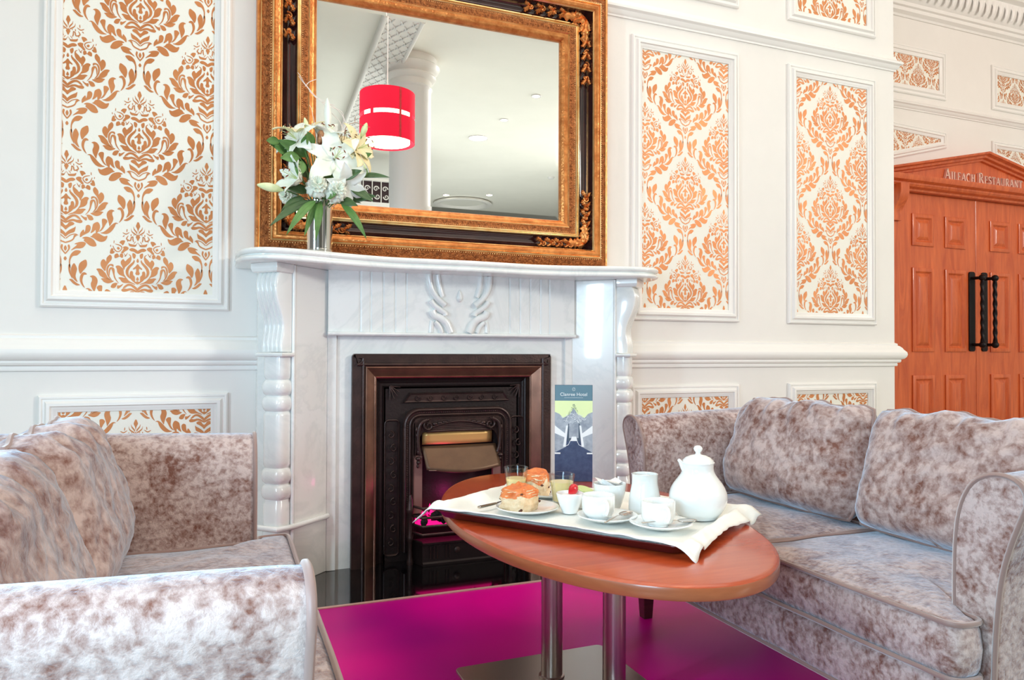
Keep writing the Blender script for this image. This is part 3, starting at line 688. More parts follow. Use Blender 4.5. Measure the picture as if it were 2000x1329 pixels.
# spandrel with an arched lower edge
top, zb = .616, .555
pts = []
n = 24
up_ = [(lerp(AX-.2,AX+.2,k/n), top+.004) for k in range(n+1)]
dn = []
for k in range(n+1):
    x = lerp(-.2,.2,k/n); ax = abs(x)
    z = .566 if ax < .150 else .566-(1-math.sqrt(max(0,1-((ax-.150)/.036)**2)))*.05 if ax < .185 else .43
    if ax >= .185: z = .45
    dn.append((AX+x, z))
b = MB().loops([[(x,3.092,z) for x,z in up_+dn[::-1]],[(x,3.108,z) for x,z in up_+dn[::-1]]]); IN(b, 'spandrel', 'iron', smooth=0)
b = MB()
for k, (rr, dz) in enumerate(((.006,0),(.003,-.016))):
    b.tube(catmull([Vector((AX-.150,3.090,.566+dz*0)),Vector((AX,3.088,.568)),Vector((AX+.150,3.090,.566))],6), rr, 8)
b.tube(catmull([Vector((AX-.145,3.086,.578)),Vector((AX-.07,3.084,.600)),Vector((AX,3.084,.608)),Vector((AX+.07,3.084,.600)),Vector((AX+.145,3.086,.578))],6), .0045, 8)
for dz in (.575,.583,.591): b.tube([(AX-.10,3.092,dz),(AX+.10,3.092,dz)], .0022, 6)
IN(b, 'spandrel_ribs', 'iron', smooth=60)
for sg in (-1, 1):
    b = MB()
    scroll(b, AX+sg*.142, .592, .026, 1.3, PI/2, -sg, 3.080, .0075)
    b.tube(catmull([Vector((AX+sg*.150,3.078,.618)),Vector((AX+sg*.180,3.076,.600)),Vector((AX+sg*.190,3.078,.55)),Vector((AX+sg*.186,3.08,.49)),Vector((AX+sg*.178,3.082,.465))],6), .008, 8)
    for k in range(5): b.ell((AX+sg*(.196-.002*k),3.080,.575-.024*k),(.007,.007,.013),8,6)
    for k in range(4): b.ell((AX+sg*(.112-.022*k),3.084,.598+.004*k),(.013,.007,.007-.001*k),8,6)
    b.ell((AX+sg*.190,3.074,.452),(.013,.014,.009),10,6).ell((AX+sg*.188,3.078,.435),(.009,.010,.010),10,6).ell((AX+sg*.190,3.080,.418),(.006,.008,.009),8,6)
    IN(b, 'corner_scroll', 'iron', smooth=60)
    b = MB().box(*sorted((AX+sg*.165,AX+sg*.205)),3.10,3.12,.21,.46); IN(b, 'fire_cheek', 'cheek', smooth=0)
b = MB().box(AX-.2,AX+.2,3.170,3.176,.02,.57).box(AX-.2,AX+.2,3.12,3.176,.566,.572).box(AX-.206,AX-.2,3.12,3.176,.02,.57).box(AX+.2,AX+.206,3.12,3.176,.02,.57); IN(b, 'firebox', 'irondark', smooth=0)
b = MB().grid(lambda u, v: (lerp(AX-.160,AX+.166,u), 3.125-.012*math.sin(PI*u)-.006*v, lerp(.505,.560,v)), 14, 4); IN(b, 'brass_plate', 'brass', smooth=60, solid=.002)
def hood(u, v):
    bulge = .014*math.sin(PI*u)
    return (lerp(AX-.168,AX+.176,u)+(.010*v*(1 if u>.5 else 1)*(0 if u>.5 else 1))+(.008*v if u>.5 else 0), 3.10-.05*v-.022*math.sin(PI*u)*v, lerp(.500,.405,v)-bulge*v*1.2)
b = MB().grid(hood, 20, 8); IN(b, 'hood', 'hood', smooth=60, solid=.003)
b = MB().tube([(AX-.150,3.046,.402),(AX-.118,3.040,.401)], .0018, 6); IN(b, 'hood_clip', 'silver', smooth=60)
# grate
def gp(z, o=0): return [(.775,3.085,z),(.802,3.022-o,z),(1.172,3.022-o,z),(1.20,3.085,z)]
for z, r in ((.246,.0060),(.205,.0060),(.168,.0055),(.134,.0055)):
    b = MB().tube(gp(z), r, 8); IN(b, 'grate_bar', 'ironbar', smooth=60)
b = MB()
b.loops([[(x,y,z) for x,y,_ in gp(0,o)] for o, z in ((.012,.004),(.012,.012),(.004,.018),(.0,.088),(.010,.092),(.010,.100),(-.01,.104))]); IN(b, 'ash_pan_cover', 'irondark', smooth=30)
b2 = MB().lathe([(0,0),(.012,.001),(.013,.004),(.006,.007),(.007,.012),(0,.014)], 16).xf(lambda p: Vector((.955+p.x, 3.018-p.z, .060+p.y)))
IN(b2, 'damper_knob', 'iron', smooth=60)
for q in (.835,.851,.867,.905,.921): IN(MB().tube([(q,3.017,.03),(q,3.017,.085)], .0028, 6), 'cover_rib', 'iron', smooth=60)
for xx in (.758, 1.218):
    b = MB().lathe([(.015,.004),(.015,.02),(.011,.03),(.009,.10),(.013,.11),(.013,.12),(.009,.13),(.010,.215),(.015,.225),(.017,.24),(.012,.25),(.010,.28),(.006,.30)], 14, (xx,3.062,0)); IN(b, 'grate_post', 'iron', smooth=40)
coals = MB(); random.seed(3)
for k in range(60):
    coals.ell((random.uniform(.80,1.18), random.uniform(3.038,3.13), random.uniform(.165,.215)), (random.uniform(.012,.022),)*3, 7, 5, .5)
IN(coals, 'coals', 'coal', smooth=0, kind='stuff')
b = MB().box(.795,1.185,3.075,3.16,.160,.188); IN(b, 'ember_bed', 'ember', smooth=0)
fl = MB()
for k in range(26):
    x = random.uniform(.82,1.17); h = random.uniform(.02,.05); y = random.uniform(3.08,3.15)
    fl.lathe([(0,0),(.009,.004),(.008,h*.4),(.003,h*.8),(0,h)], 7, (x,y,.2))
IN(fl, 'flame', 'ember', smooth=60, kind='stuff')
l = bpy.data.lights.new('ember_light','POINT'); l.energy = .25; l.color = (1,.03,.42); l.shadow_soft_size = .03
lo = bpy.data.objects.new('ember_light', l); COL.objects.link(lo); lo.location = (.96,3.10,.275)

# ------------------------------------------------------------ mirror
mx0, mx1, mz0, mz1 = .122, 1.738, 1.303, 2.645
mr = empty('wall_mirror', ((mx0+mx1)/2,3.17,mz0), label='large mirror in a wide ornate gilt frame with dark band, standing on the mantel shelf', cat='mirror')
def MI(mb, name, m, **k):
    c = mr.location.copy()
    mb.xf(lambda p: Vector((p.x-c.x, p.y-c.y, p.z-c.z)))
    return mb.build(name, T[m] if isinstance(m, str) else m, mr, **k)
MR = rect(mx0,mx1,mz0,mz1); YB = 3.176
def fpart(name, m, prof, **k): return MI(frame_mb(MR, prof, YB), name, m, smooth=40, **k)
fpart('outer_edge', 'gold', [(0,0),(0,.070),(.004,.078),(.010,.078),(.014,.084)])
fpart('edge_bead', 'goldline', [(.014,.084),(.016,.089),(.019,.089),(.021,.084)])
fpart('embossed_cove', 'goldtex', [(.021,.084),(.028,.089),(.040,.096),(.052,.106),(.058,.114)])
fpart('outer_bead', 'goldline', [(.058,.114),(.061,.119),(.065,.119),(.067,.114)])
fpart('outer_torus', 'gold', [(.067,.114),(.071,.118),(.078,.121),(.086,.118),(.092,.110)])
fpart('torus_line', 'goldline', [(.092,.110),(.094,.112),(.099,.106)])
fpart('dark_scoop', 'darkband', [(.099,.106),(.104,.086),(.114,.070),(.128,.062),(.144,.064),(.156,.074)])
fpart('inner_bead', 'goldline', [(.156,.074),(.159,.083),(.164,.085),(.167,.079),(.171,.081),(.175,.078)])
fpart('inner_embossed_band', 'goldtex', [(.175,.078),(.182,.074),(.200,.070),(.204,.072)])
fpart('inner_step', 'goldline', [(.204,.072),(.208,.075),(.212,.068)])
fpart('sight_edge', 'gold', [(.212,.068),(.220,.066),(.230,.056),(.236,.052),(.240,.044),(.241,.030)])
g0 = rect(mx0+.236,mx1-.236,mz0+.236,mz1-.236)
gl = MB().loops([[(p.x, YB-.034, p.y) for p in inset_poly(g0, 0)],[(p.x, YB-.0346, p.y) for p in inset_poly(g0, .024)]], True, False, True)
MI(gl, 'mirror_glass', 'mirror', smooth=0)
# embossed beads along the cove and inner band
def row(name, ins, h, r, step, m, stag=0):
    pr = inset_poly(MR, ins); mb = MB()
    for i in range(4):
        a, b = pr[i], pr[(i+1) % 4]; n = int((b-a).length/step)
        for k in range(n):
            p = a+(b-a)*((k+.5)/n); d = (b-a).normalized(); q = Vector((-d.y, d.x))*(stag if k % 2 else 0)
            mb.ell((p.x+q.x, YB-h, p.y+q.y), (r,r*.8,r), 7, 5)
    return MI(mb, name, m, smooth=60, kind='stuff')
row('pearl_row', .054, .110, .0030, .0105, 'goldline')
row('leaf_row', .040, .097, .0065, .020, 'goldtex', .006)
row('small_pearl_row', .180, .076, .0022, .009, 'goldline')
row('inner_leaf_row', .191, .071, .0045, .013, 'goldtex', .004)
# acanthus corner ornaments
def acanthus(mb, cx, cz, ang, ln, w, y):
    ca, sa = math.cos(ang), math.sin(ang)
    def fn(u, v):
        s = u*ln; ww = w*math.sin(PI*min(1, .12+.88*(1-u)**.7))*(1+.30*math.sin(u*26))
        t = (v-.5)*2*ww
        hgt = .014*(1-(2*v-1)**2)+.010*math.sin(PI*u)+.004*abs(math.sin(v*9))
        if u > .85: hgt += (u-.85)*.06
        return (cx+ca*s-sa*t, y-hgt, cz+sa*s+ca*t)
    mb.grid(fn, 18, 9)
for name, cx, cz, sx, sz, big in (('tr', mx1, mz1, -1, -1, 1.25), ('tl', mx0, mz1, 1, -1, 1.25), ('br', mx1, mz0, -1, 1, .95), ('bl', mx0, mz0, 1, 1, .95)):
    mb = MB(); Yo = YB-.072
    o = .128
    px, pz = cx+sx*o, cz+sz*o
    for k, (a, ln, w) in enumerate(((0,.10,.022),(90,.10,.022),(45,.035,.020),(-20,.05,.014),(110,.05,.014),(20,.06,.014),(70,.06,.014))):
        aa = rad(a); v = Vector((sx*math.cos(aa), sz*math.sin(aa)))
        acanthus(mb, px, pz, math.atan2(v.y, v.x), ln*big, w, Yo)
    for q in range(4):
        d = (.085+q*.048)*big
        for hv in (0, 1):
            qx, qz = (px+sx*d, pz-sz*.006) if hv == 0 else (px-sx*.006, pz+sz*d)
            r = .016*(1-.12*q)
            mb.ell((qx, Yo-.006, qz), (r*1.2, .012, r), 10, 7, .5)
            scroll(mb, qx, qz, .016, 1.1, q, 1 if q % 2 else -1, Yo-.016, .004)
            aa = math.atan2(sz*.6, sx) if hv == 0 else math.atan2(sz, sx*.6)
            acanthus(mb, qx, qz, aa, .045, .010, Yo-.002)
            aa = math.atan2(-sz*.6, sx) if hv == 0 else math.atan2(sz, -sx*.6)
            acanthus(mb, qx, qz, aa, .035, .009, Yo-.002)
    MI(mb, 'corner_ornament', 'gold', smooth=60, label='bronze leaf corner ornament')

# ------------------------------------------------------------ sofas (local: +x is the front, y along the seat, z up)
SL = 1.14/2      # half of the inner length
def arm_parts(sg, root):
    # cross-section (v outward from inner face, z)
    sec = [(0,.20),(0,.36),(.0,.48),(.004,.565),(.016,.625),(.040,.668),(.075,.688),(.110,.688),(.134,.672),(.140,.645),(.128,.610),(.110,.560),(.094,.500),(.084,.42),(.078,.32),(.076,.20)]
    c = catmull([Vector(p) for p in sec], 3)
    rings = []
    nU = 22
    for k in range(nU+1):
        u = k/nU; x = lerp(-.085, -.72, u)
        sc = 1.0
        ring = []
        for p in c:
            v, z = p.x, p.y
            bulge = .004*noise.noise(Vector((x*5, v*9, z*5+sg)))
            edge = .006 if k in (0, nU) else 0
            cx, cz = .06, .45
            vv = cx+(v-cx)*(1-edge*8); zz = cz+(z-cz)*(1-edge*1.2)
            ring.append((x, sg*(SL+vv+bulge), zz+.022*u*(1 if z > .4 else 0)))
        rings.append(ring)
    a = MB().loops(rings).build('arm', T['velvet'], root, smooth=60)
    for x in (-.088, -.716):
        pt = [(x, sg*(SL+p.x), p.y) for p in c]
        MB().tube(pt, .0055, 6).build('piping', T['piping'], a, smooth=60)
def soft_plate(out, z0, z1, puff, name, mname, root, seed):
    """cushion with the given outline (x,y), thickness z0..z1, crowned faces"""
    n = len(out); cx = sum(p[0] for p in out)/n; cy = sum(p[1] for p in out)/n
    def ring(ins, z, amp=1):
        r = []
        for p, q in zip(inset_smooth(out, ins), out):
            zz = z + amp*.006*noise.noise(Vector((p[0]*6+seed, p[1]*6, z*3)))
            r.append((p[0], p[1], zz))
        return r
    def lerpring(t, z):
        r = []
        base = inset_smooth(out, .02)
        for p in base:
            x = cx+(p[0]-cx)*(1-t); y = cy+(p[1]-cy)*(1-t)
            r.append((x, y, z+.009*noise.noise(Vector((x*7+seed, y*7, z)))+.005*noise.noise(Vector((x*18, y*18+seed, z)))))
        return r
    rs = [lerpring(.95, z0), lerpring(.5, z0), ring(.012, z0+.001), ring(.003, z0+.008), ring(-.002, z0+.02), ring(-.006, (z0+z1)/2), ring(-.002, z1-.02), ring(.003, z1-.008), ring(.012, z1-.001)]
    for t in (.03,.08,.15,.25,.37,.5,.63,.76,.88,.96): rs.append(lerpring(t, z1+puff*(1-(1-t)**2.4)))
    o = MB().loops(rs).build(name, T[mname], root, smooth=70)
    for z, dz in ((z1-.003, 1), (z0+.003, -1)):
        pt = ring(-.001, z); pt = pt+[pt[0]]
        MB().tube(pt, .0055, 6).build('piping', T['piping'], o, smooth=60)
    return o
def inset_smooth(out, d):
    n = len(out); r = []
    for i in range(n):
        a = Vector(out[i-1]); b = Vector(out[i]); c = Vector(out[(i+1) % n])
        t = (c-a).normalized(); nn = Vector((-t.y, t.x)); r.append((b.x+nn.x*d, b.y+nn.y*d))
    return r
def t_outline(y0, y1, outer, sg):
    # seat cushion outline, wraps in front of the arm on the outer side
    F, A, B = 0.0, -.082, -.50
    if sg > 0: pts = [(B,y0),(F,y0),(F,outer),(A,outer),(A,y1),(B,y1)]
    else: pts = [(B,y0),(A,y0),(A,outer),(F,outer),(F,y1),(B,y1)]
    # round the corners
    out = []; n = len(pts)
    for i in range(n):
        a, b, c = Vector(pts[i-1]), Vector(pts[i]), Vector(pts[(i+1) % n])
        la, lc = (a-b).length, (c-b).length
        r = min(.035, la*.45, lc*.45)
        p, q = b+(a-b).normalized()*r, b+(c-b).normalized()*r
        for k in range(5):
            t = k/4; out.append(tuple((1-t)**2*p+2*t*(1-t)*b+t*t*q))
        # intermediate points on the long sides
        e = c+(b-c).normalized()*min(.035, lc*.45, ((Vector(pts[(i+2) % n])-c).length)*.45)
        m = max(1, int((e-q).length/.05))
        for k in range(1, m): out.append(tuple(q+(e-q)*(k/m)))
    return out
def back_cushion(yc, hw, root, seed):
    H, TH_, lean = .345, .095, rad(18)
    base = empty('back_cushion_', (0,0,0))
    def surf(side):
        def fn(u, v):
            s, t = 2*u-1, 2*v-1
            # rounded outline
            w = hw*(1-.07*abs(t)**3)*(1+.02*math.sin(t*3+seed)); h = H/2*(1-.04*abs(s)**4)
            ed = max(0, (1-abs(s)**4.5))**.45*max(0, (1-abs(t)**4.5))**.45
            th = TH_*ed
            ruf = 0
            if t > .15:
                k = (t-.15)/.85
                ruf = .013*k*k*(math.sin(s*17+seed*3+4*t)+.6*math.sin(s*29+seed))*ed**.5
            ruf += .010*noise.noise(Vector((s*3+seed, t*3, side)))+.006*noise.noise(Vector((s*9+seed, t*7, side+3)))*ed
            rz = .006*(math.sin(s*9+seed*2)+.5*math.sin(s*21+seed))*(max(0,t)**3)
            xx = side*(th+ruf*(1 if side > 0 else .4)); yy = s*w; zz = t*h+rz
            X = xx*math.cos(lean)-zz*math.sin(lean)*1.0; Z = zz*math.cos(lean)+xx*math.sin(lean)
            return (-.475+X, yc+yy, .590+Z)
        return fn
    mb = MB().grid(surf(1), 46, 36).grid(surf(-1), 46, 36)
    bpy.data.objects.remove(base)
    o = mb.build('back_cushion', T['velvetb'], root, smooth=80)
    f = surf(0)
    loop = [f(i/40, 1) for i in range(41)]+[f(1, 1-i/30) for i in range(1,31)]+[f(1-i/40, 0) for i in range(1,41)]+[f(0, i/30) for i in range(1,31)]
    MB().tube(loop, .0052, 6).build('piping', T['piping'], o, smooth=60)
    return o
def sofa(name, loc, rz, label, seed):
    r = empty(name, loc, rz, label, 'sofa', 'pair of crushed velvet sofas')
    # rails
    mb = MB().loops([[(x, y, z) for x, y in ((-.015,-SL-.072),(-.015,SL+.072),(-.72,SL+.072),(-.72,-SL-.072))] for z in (.185,.192,.30)])
    mb = MB()
    n = 40
    def fr_(u, v):
        return (-.012-.010*abs(2*v-1)**4+.003*noise.noise(Vector((u*12+seed, v*3, 0))), lerp(-SL-.072, SL+.072, u), lerp(.185,.302,v))
    mb.grid(fr_, n, 8); mb.build('front_rail', T['velvet'], r, smooth=60, solid=.02)
    MB().box(-.72,-.03,-SL-.06,SL+.06,.19,.298).build('seat_base', T['velvet'], r, smooth=0)
    MB().tube([(-.010,-SL-.072,.187),(-.010,SL+.072,.187)], .006, 6).build('piping', T['piping'], r, smooth=60)
    mid = .03
    soft_plate(t_outline(-SL-.070, mid-.004, -SL+.004, -1) if 0 else seat_out(-1, mid), .303, .412, .020, 'seat_cushion', 'velvet', r, seed)
    soft_plate(seat_out(1, mid), .303, .412, .020, 'seat_cushion', 'velvet', r, seed+5)
    for sg in (-1, 1): arm_parts(sg, r)
    # back frame
    mb = MB(); rings = []
    for k in range(25):
        y = lerp(-SL-.002, SL+.002, k/24)
        sec = catmull([Vector(p) for p in ((-.60,.20),(-.62,.45),(-.655,.60),(-.67,.655),(-.70,.672),(-.735,.655),(-.74,.60),(-.72,.40),(-.72,.20))], 3)
        rings.append([(p.x, y, p.y) for p in sec])
    mb.loops(rings).build('backrest', T['velvet'], r, smooth=60)
    back_cushion(-SL/2-.0+.012, SL/2-.002, r, seed+1.3); back_cushion(SL/2+.016, SL/2-.004, r, seed+2.9)
    for x in (-.10,-.66):
        for y in (-SL-.01, SL+.01):
            MB().loops([[(x-w,y-w,z),(x+w,y-w,z),(x+w,y+w,z),(x-w,y+w,z)] for w, z in ((.016,0),(.026,.19))]).build('leg', T['walnut'], r, smooth=0, bevel=.002)
    return r
def seat_out(sg, mid):
    F, A, B = 0.0, -.080, -.50
    if sg > 0: pts = [(B,mid+.003),(B,SL-.003),(A,SL-.003),(A,SL+.068),(F,SL+.068),(F,mid+.003)]
    else: pts = [(B,-SL+.003),(B,mid-.003),(F,mid-.003),(F,-SL-.068),(A,-SL-.068),(A,-SL+.003)]
    pts = pts[::-1]
    ar = sum(pts[i-1][0]*pts[i][1]-pts[i][0]*pts[i-1][1] for i in range(6))
    if ar < 0: pts = pts[::-1]
    out = []; n = len(pts)
    for i in range(n):
        a, b, c, d = Vector(pts[i-1]), Vector(pts[i]), Vector(pts[(i+1) % n]), Vector(pts[(i+2) % n])
        r = min(.03, (a-b).length*.45, (c-b).length*.45)
        p, q = b+(a-b).normalized()*r, b+(c-b).normalized()*r
        for k in range(5):
            t = k/4; out.append(tuple((1-t)**2*p+2*t*(1-t)*b+t*t*q))
        rc = min(.03, (b-c).length*.45, (d-c).length*.45); e = c+(b-c).normalized()*rc
        m = max(1, int((e-q).length/.04))
        for k in range(1, m): out.append(tuple(q+(e-q)*(k/m)))
    return out
sofa('sofa', (.175, 1.465, 0), 0, 'taupe crushed velvet sofa at the left, the outside of its near arm towards the camera', 1.0)
sofa('sofa', (1.270, 1.590, 0), PI, 'silvery taupe crushed velvet sofa at the right, between the coffee table and the oak doors', 8.0)

# ------------------------------------------------------------ coffee table
TZ = .49
ct = empty('coffee_table', (.91,1.75,0), label='oval cherry wood coffee table on two brushed steel legs', cat='table')
ang = rad(-3)
def ell(a, b, z, n=72):
    return [(a*math.cos(t)*math.cos(ang)-b*math.sin(t)*math.sin(ang), a*math.cos(t)*math.sin(ang)+b*math.sin(t)*math.cos(ang), z) for t in [2*PI*k/n for k in range(n)]]
EA, EB = .362, .648
MB().loops([ell(EA-.3,EB-.3,TZ)]+[ell(EA-i,EB-i,z) for i, z in ((.012,TZ),(.005,TZ-.0012),(.001,TZ-.005))], True, True, False).build('table_top', T['cherry'], ct, smooth=40)
MB().loops([ell(EA-i,EB-i,z) for i, z in ((.001,TZ-.005),(0,TZ-.008),(0,TZ-.026),(.003,TZ-.030),(.012,TZ-.031),(.3,TZ-.031))], True, False, True).build('edge_band', T['cherryedge'], ct, smooth=40)
for k, (x, y) in enumerate(((.870,1.865),(.955,1.665))):
    MB().lathe([(.030,.008),(.030,TZ-.031)], 32, (x-.91,y-1.75,0)).build('leg', T['steel'], ct, smooth=60)
    MB().lathe([(.0,.006),(.036,.006),(.036,.012),(.031,.014),(0,.014)], 32, (x-.91,y-1.75,0)).build('leg_collar', T['steel'], ct, smooth=60)
MB().prism(rrect(.63-.91,1.105-.91,1.50-1.75,2.012-1.75,.02), 0, .008).build('base_plate', T['plate'], ct, smooth=0, bevel=.002)

# ------------------------------------------------------------ tray and napkin
TC = Vector((.880,1.672)); TA = rad(-54.5)
ta = Vector((math.cos(TA), math.sin(TA))); tb = Vector((-ta.y, ta.x))
TLN, TWD = .66, .44
tr = empty('serving_tray', (TC.x,TC.y,TZ), TA, 'dark red serving tray on the coffee table, lined with a white napkin', 'tray')
def trr(l, w, z, r=.03): return [(x,y,z) for x,y in rrect(-l/2,l/2,-w/2,w/2,r,seg=4)]
MB().loops([trr(TLN-.05,TWD-.05,.001),trr(TLN-.02,TWD-.02,.004),trr(TLN,TWD,.019),trr(TLN+.012,TWD+.012,.022),trr(TLN+.012,TWD+.012,.024),trr(TLN-.004,TWD-.004,.023),trr(TLN-.026,TWD-.026,.008),trr(TLN-.05,TWD-.05,.006)]).build('tray_shell', T['tray'], tr, smooth=50)
na = empty('napkin', (TC.x,TC.y,TZ), TA, 'large white linen napkin lining the tray, its corners hanging over the rim', 'napkin')
NL, NW = .715, .475
def nap(u, v):
    s, t = 2*u-1, 2*v-1
    x = s*NL/2; y = t*NW/2
    if s < -.2: x -= .030*abs(t)**2*((-s-.2)/.8)       # long left corners
    if t < 0: y -= .0
    if s > .3: x += .020*((s-.3)/.7)*(t*t)*(.4 if t < 0 else 1.0)
    if t < 0: y += .014*(1-abs(s)**2)
    dx = abs(x)-(TLN/2-.026); dy = abs(y)-(TWD/2-.026); d = max(dx, dy)
    nz = .5*noise.noise(Vector((x*9, y*9, 2)))+.35*noise.noise(Vector((x*22, y*22, 5)))
    z = .0085+.003*max(nz, -.3)
    if d > 0:
        z = .0085+min(1, d/.024)*.0235+.004*nz
        if d > .032: z = .032-(d-.032)*.75+.010*nz
        if dx > .02 and dy > -.02: z += .010*math.sin(y*60)*min(1, (dx-.02)/.03)
    e = max(abs(s), abs(t))
    if e > .9: x += .007*noise.noise(Vector((x*30, y*30, 9))); y += .007*noise.noise(Vector((x*30, y*30, 19)))
    return (x, y, z)
MB().grid(nap, 90, 64).build('linen', T['linen'], na, smooth=80, solid=.0016)

ZT = TZ+.0135        # top of the napkin inside the tray
def cup_prof(R, H, t=.003, foot=.6):
    return [(0,.0),(R*foot,.0),(R*foot,.003),(R*(foot+.03),.004),(R*.86,H*.16),(R*.97,H*.32),(R,H*.55),(R,H*.97),(R-.0008,H),(R-t,H),(R-t-.0005,H*.96),(R-t,H*.5),(R*.93-t,H*.3),(R*.8-t,H*.17),(0,H*.10)]
def saucer(x, y, label, R=.074, group='teacup saucers on the tray'):
    s = empty('saucer', (x,y,ZT), 0, label, 'saucer', group)
    MB().lathe([(0,.001),(R*.45,.0),(R*.5,.002),(R*.8,.007),(R,.014),(R,.016),(R*.97,.0165),(R*.78,.0105),(R*.5,.006),(R*.46,.0045),(0,.0045)], 48).build('dish', T['porcelain'], s, smooth=60)
def teacup(x, y, hang, label):
    c = empty('teacup', (x,y,ZT+.0047), hang, label, 'teacup', 'white teacups on the tray')
    R, H = .0405, .058
    MB().lathe(cup_prof(R,H), 48).build('cup_bowl', T['porcelain'], c, smooth=60)
    MB().tube(catmull([Vector(p) for p in ((R-.003,0,H*.82),(R+.014,0,H*.84),(R+.024,0,H*.66),(R+.018,0,H*.42),(R-.003,0,H*.28))],5), .0038, 8, 1.6).build('handle', T['porcelain'], c, smooth=60)
saucer(.885,1.578,'white saucer under the teacup left of centre, with a spoon beside it'); teacup(.868,1.592,rad(-98),'white teacup left of the other, in front of the strawberry bowl')
saucer(.968,1.470,'white saucer under the front right teacup nearest the tray corner'); teacup(.966,1.478,rad(-100),'white teacup at the front right, in front of the teapot')
def spoon(x, y, a, label):
    s = empty('teaspoon', (x,y,ZT+.0165), a, label, 'spoon', 'teaspoons on the saucers')
    def bowl(u, v):
        L_, Wd = .048, .030
        t = u*PI; r = math.sin(t)**.8
        return (-.024+L_*(1-math.cos(t))/2, (v-.5)*Wd*r, .0045*((2*v-1)**2-1)*r+.003)
    MB().grid(bowl, 16, 9).build('bowl', T['silver'], s, smooth=80, solid=.0012)
    MB().tube([(-.022,0,.003),(-.05,0,.006),(-.09,0,.004),(-.115,0,.003)], [.0018,.0016,.0024,.0034], 8, .5).build('handle', T['silver'], s, smooth=60)
spoon(.925,1.556,rad(35),'teaspoon bowl-out on the saucer of the left teacup'); spoon(1.022,1.440,rad(-8),'teaspoon with its bowl past the right edge of the front saucer')
# teapot
tp = empty('teapot', (1.118,1.530,ZT), rad(42), 'white porcelain pear-shaped teapot with knobbed lid', 'teapot')
bp = [(0,.0),(.046,.0),(.048,.003),(.056,.012),(.066,.028),(.0715,.045),(.071,.060),(.064,.078),(.053,.094),(.043,.108),(.0385,.120),(.0385,.132),(.0405,.137),(.040,.139),(.036,.139),(.0355,.130),(.036,.11),(0,.10)]
MB().lathe([tuple(p) for p in catmull([Vector(p) for p in bp[1:14]],3)], 48, cap=True).build('pot_body', T['porcelain'], tp, smooth=60)
MB().lathe([(.036,.137),(.039,.1385),(.038,.143),(.030,.150),(.018,.155),(.008,.157),(.006,.160),(.0065,.163),(.010,.167),(.0115,.172),(.009,.177),(.004,.1795),(0,.180)], 36).build('pot_lid', T['porcelain'], tp, smooth=60)
MB().tube(catmull([Vector(p) for p in ((.040,0,.118),(.075,0,.128),(.098,0,.105),(.094,0,.070),(.066,0,.042))],5), .0055, 10, 1.4).build('handle', T['porcelain'], tp, smooth=60)
MB().tube(catmull([Vector(p) for p in ((-.030,0,.112),(-.036,0,.122),(-.041,0,.131),(-.045,0,.139),(-.050,0,.144))],5), [.011-.00032*i for i in range(21)], 14, .8).xf(lambda p: Matrix.Rotation(rad(-62),3,'Z') @ p).build('spout', T['porcelain'], tp, smooth=60)
# milk jug
mj = empty('milk_jug', (1.020,1.622,ZT), rad(238), 'tall white milk jug between the sugar bowl and the teapot', 'jug')
def jug(u, v):
    prof = catmull([Vector(p) for p in ((.037,.0),(.040,.006),(.040,.028),(.036,.052),(.032,.074),(.0315,.090),(.0325,.100))],6)
    p = prof[min(int(v*(len(prof)-1)+.5), len(prof)-1)]; a = u*2*PI
    lip = .009*max(0, math.cos(a))**8*max(0, (v-.75)/.25)
    return ((p.x+lip)*math.cos(a), (p.x)*math.sin(a), p.y+.003*max(0, math.cos(a))**8*v)
MB().grid(jug, 40, 37, True).add([(.037*math.cos(2*PI*k/40),.037*math.sin(2*PI*k/40),0) for k in range(40)],[tuple(range(40))]).build('jug_body', T['porcelain'], mj, smooth=60, solid=.003)
MB().tube(catmull([Vector(p) for p in ((-.031,0,.088),(-.056,0,.086),(-.060,0,.060),(-.050,0,.036),(-.037,0,.028))],5), .004, 8, 1.5).build('handle', T['porcelain'], mj, smooth=60)
# sugar bowl with sachets
sb = empty('sugar_bowl', (.955,1.690,ZT), 0, 'white round bowl filled with paper sugar sachets', 'bowl')
MB().lathe([(0,0),(.027,0),(.028,.004),(.034,.020),(.0405,.045),(.0435,.068),(.0425,.069),(.0395,.066),(.036,.045),(.030,.022),(0,.010)], 40).build('bowl_body', T['porcelain'], sb, smooth=60)
for k, (dx, dy, dz, a, t) in enumerate(((-.018,.004,.072,.4,.5),(-.004,.016,.068,1.2,.3),(.010,-.004,.068,2.1,.35),(.016,.014,.066,.1,.25),(-.012,-.012,.066,2.8,.6))):
    s = MB().grid(lambda u, v: ((u-.5)*.046, (v-.5)*.030, .004*math.sin(PI*u)*math.sin(PI*v)), 8, 6).grid(lambda u, v: ((u-.5)*.046, (v-.5)*.030, -.004*math.sin(PI*u)*math.sin(PI*v)), 8, 6).build('sugar_sachet', T['paperbag'], None, smooth=60)
    s.location = (.955+dx, 1.690+dy, ZT+dz); s.rotation_euler = (t, .3-.2*k, a)
    tag(s, ['white sugar sachet standing tallest at the left of the round bowl','white sugar sachet leaning in the middle of the round bowl','white sugar sachet lying at the right front of the bowl','white sugar sachet at the far right rim of the bowl','white sugar sachet tucked at the near left rim of the bowl'][k], 'sachet', 'sugar sachets in the white bowl')
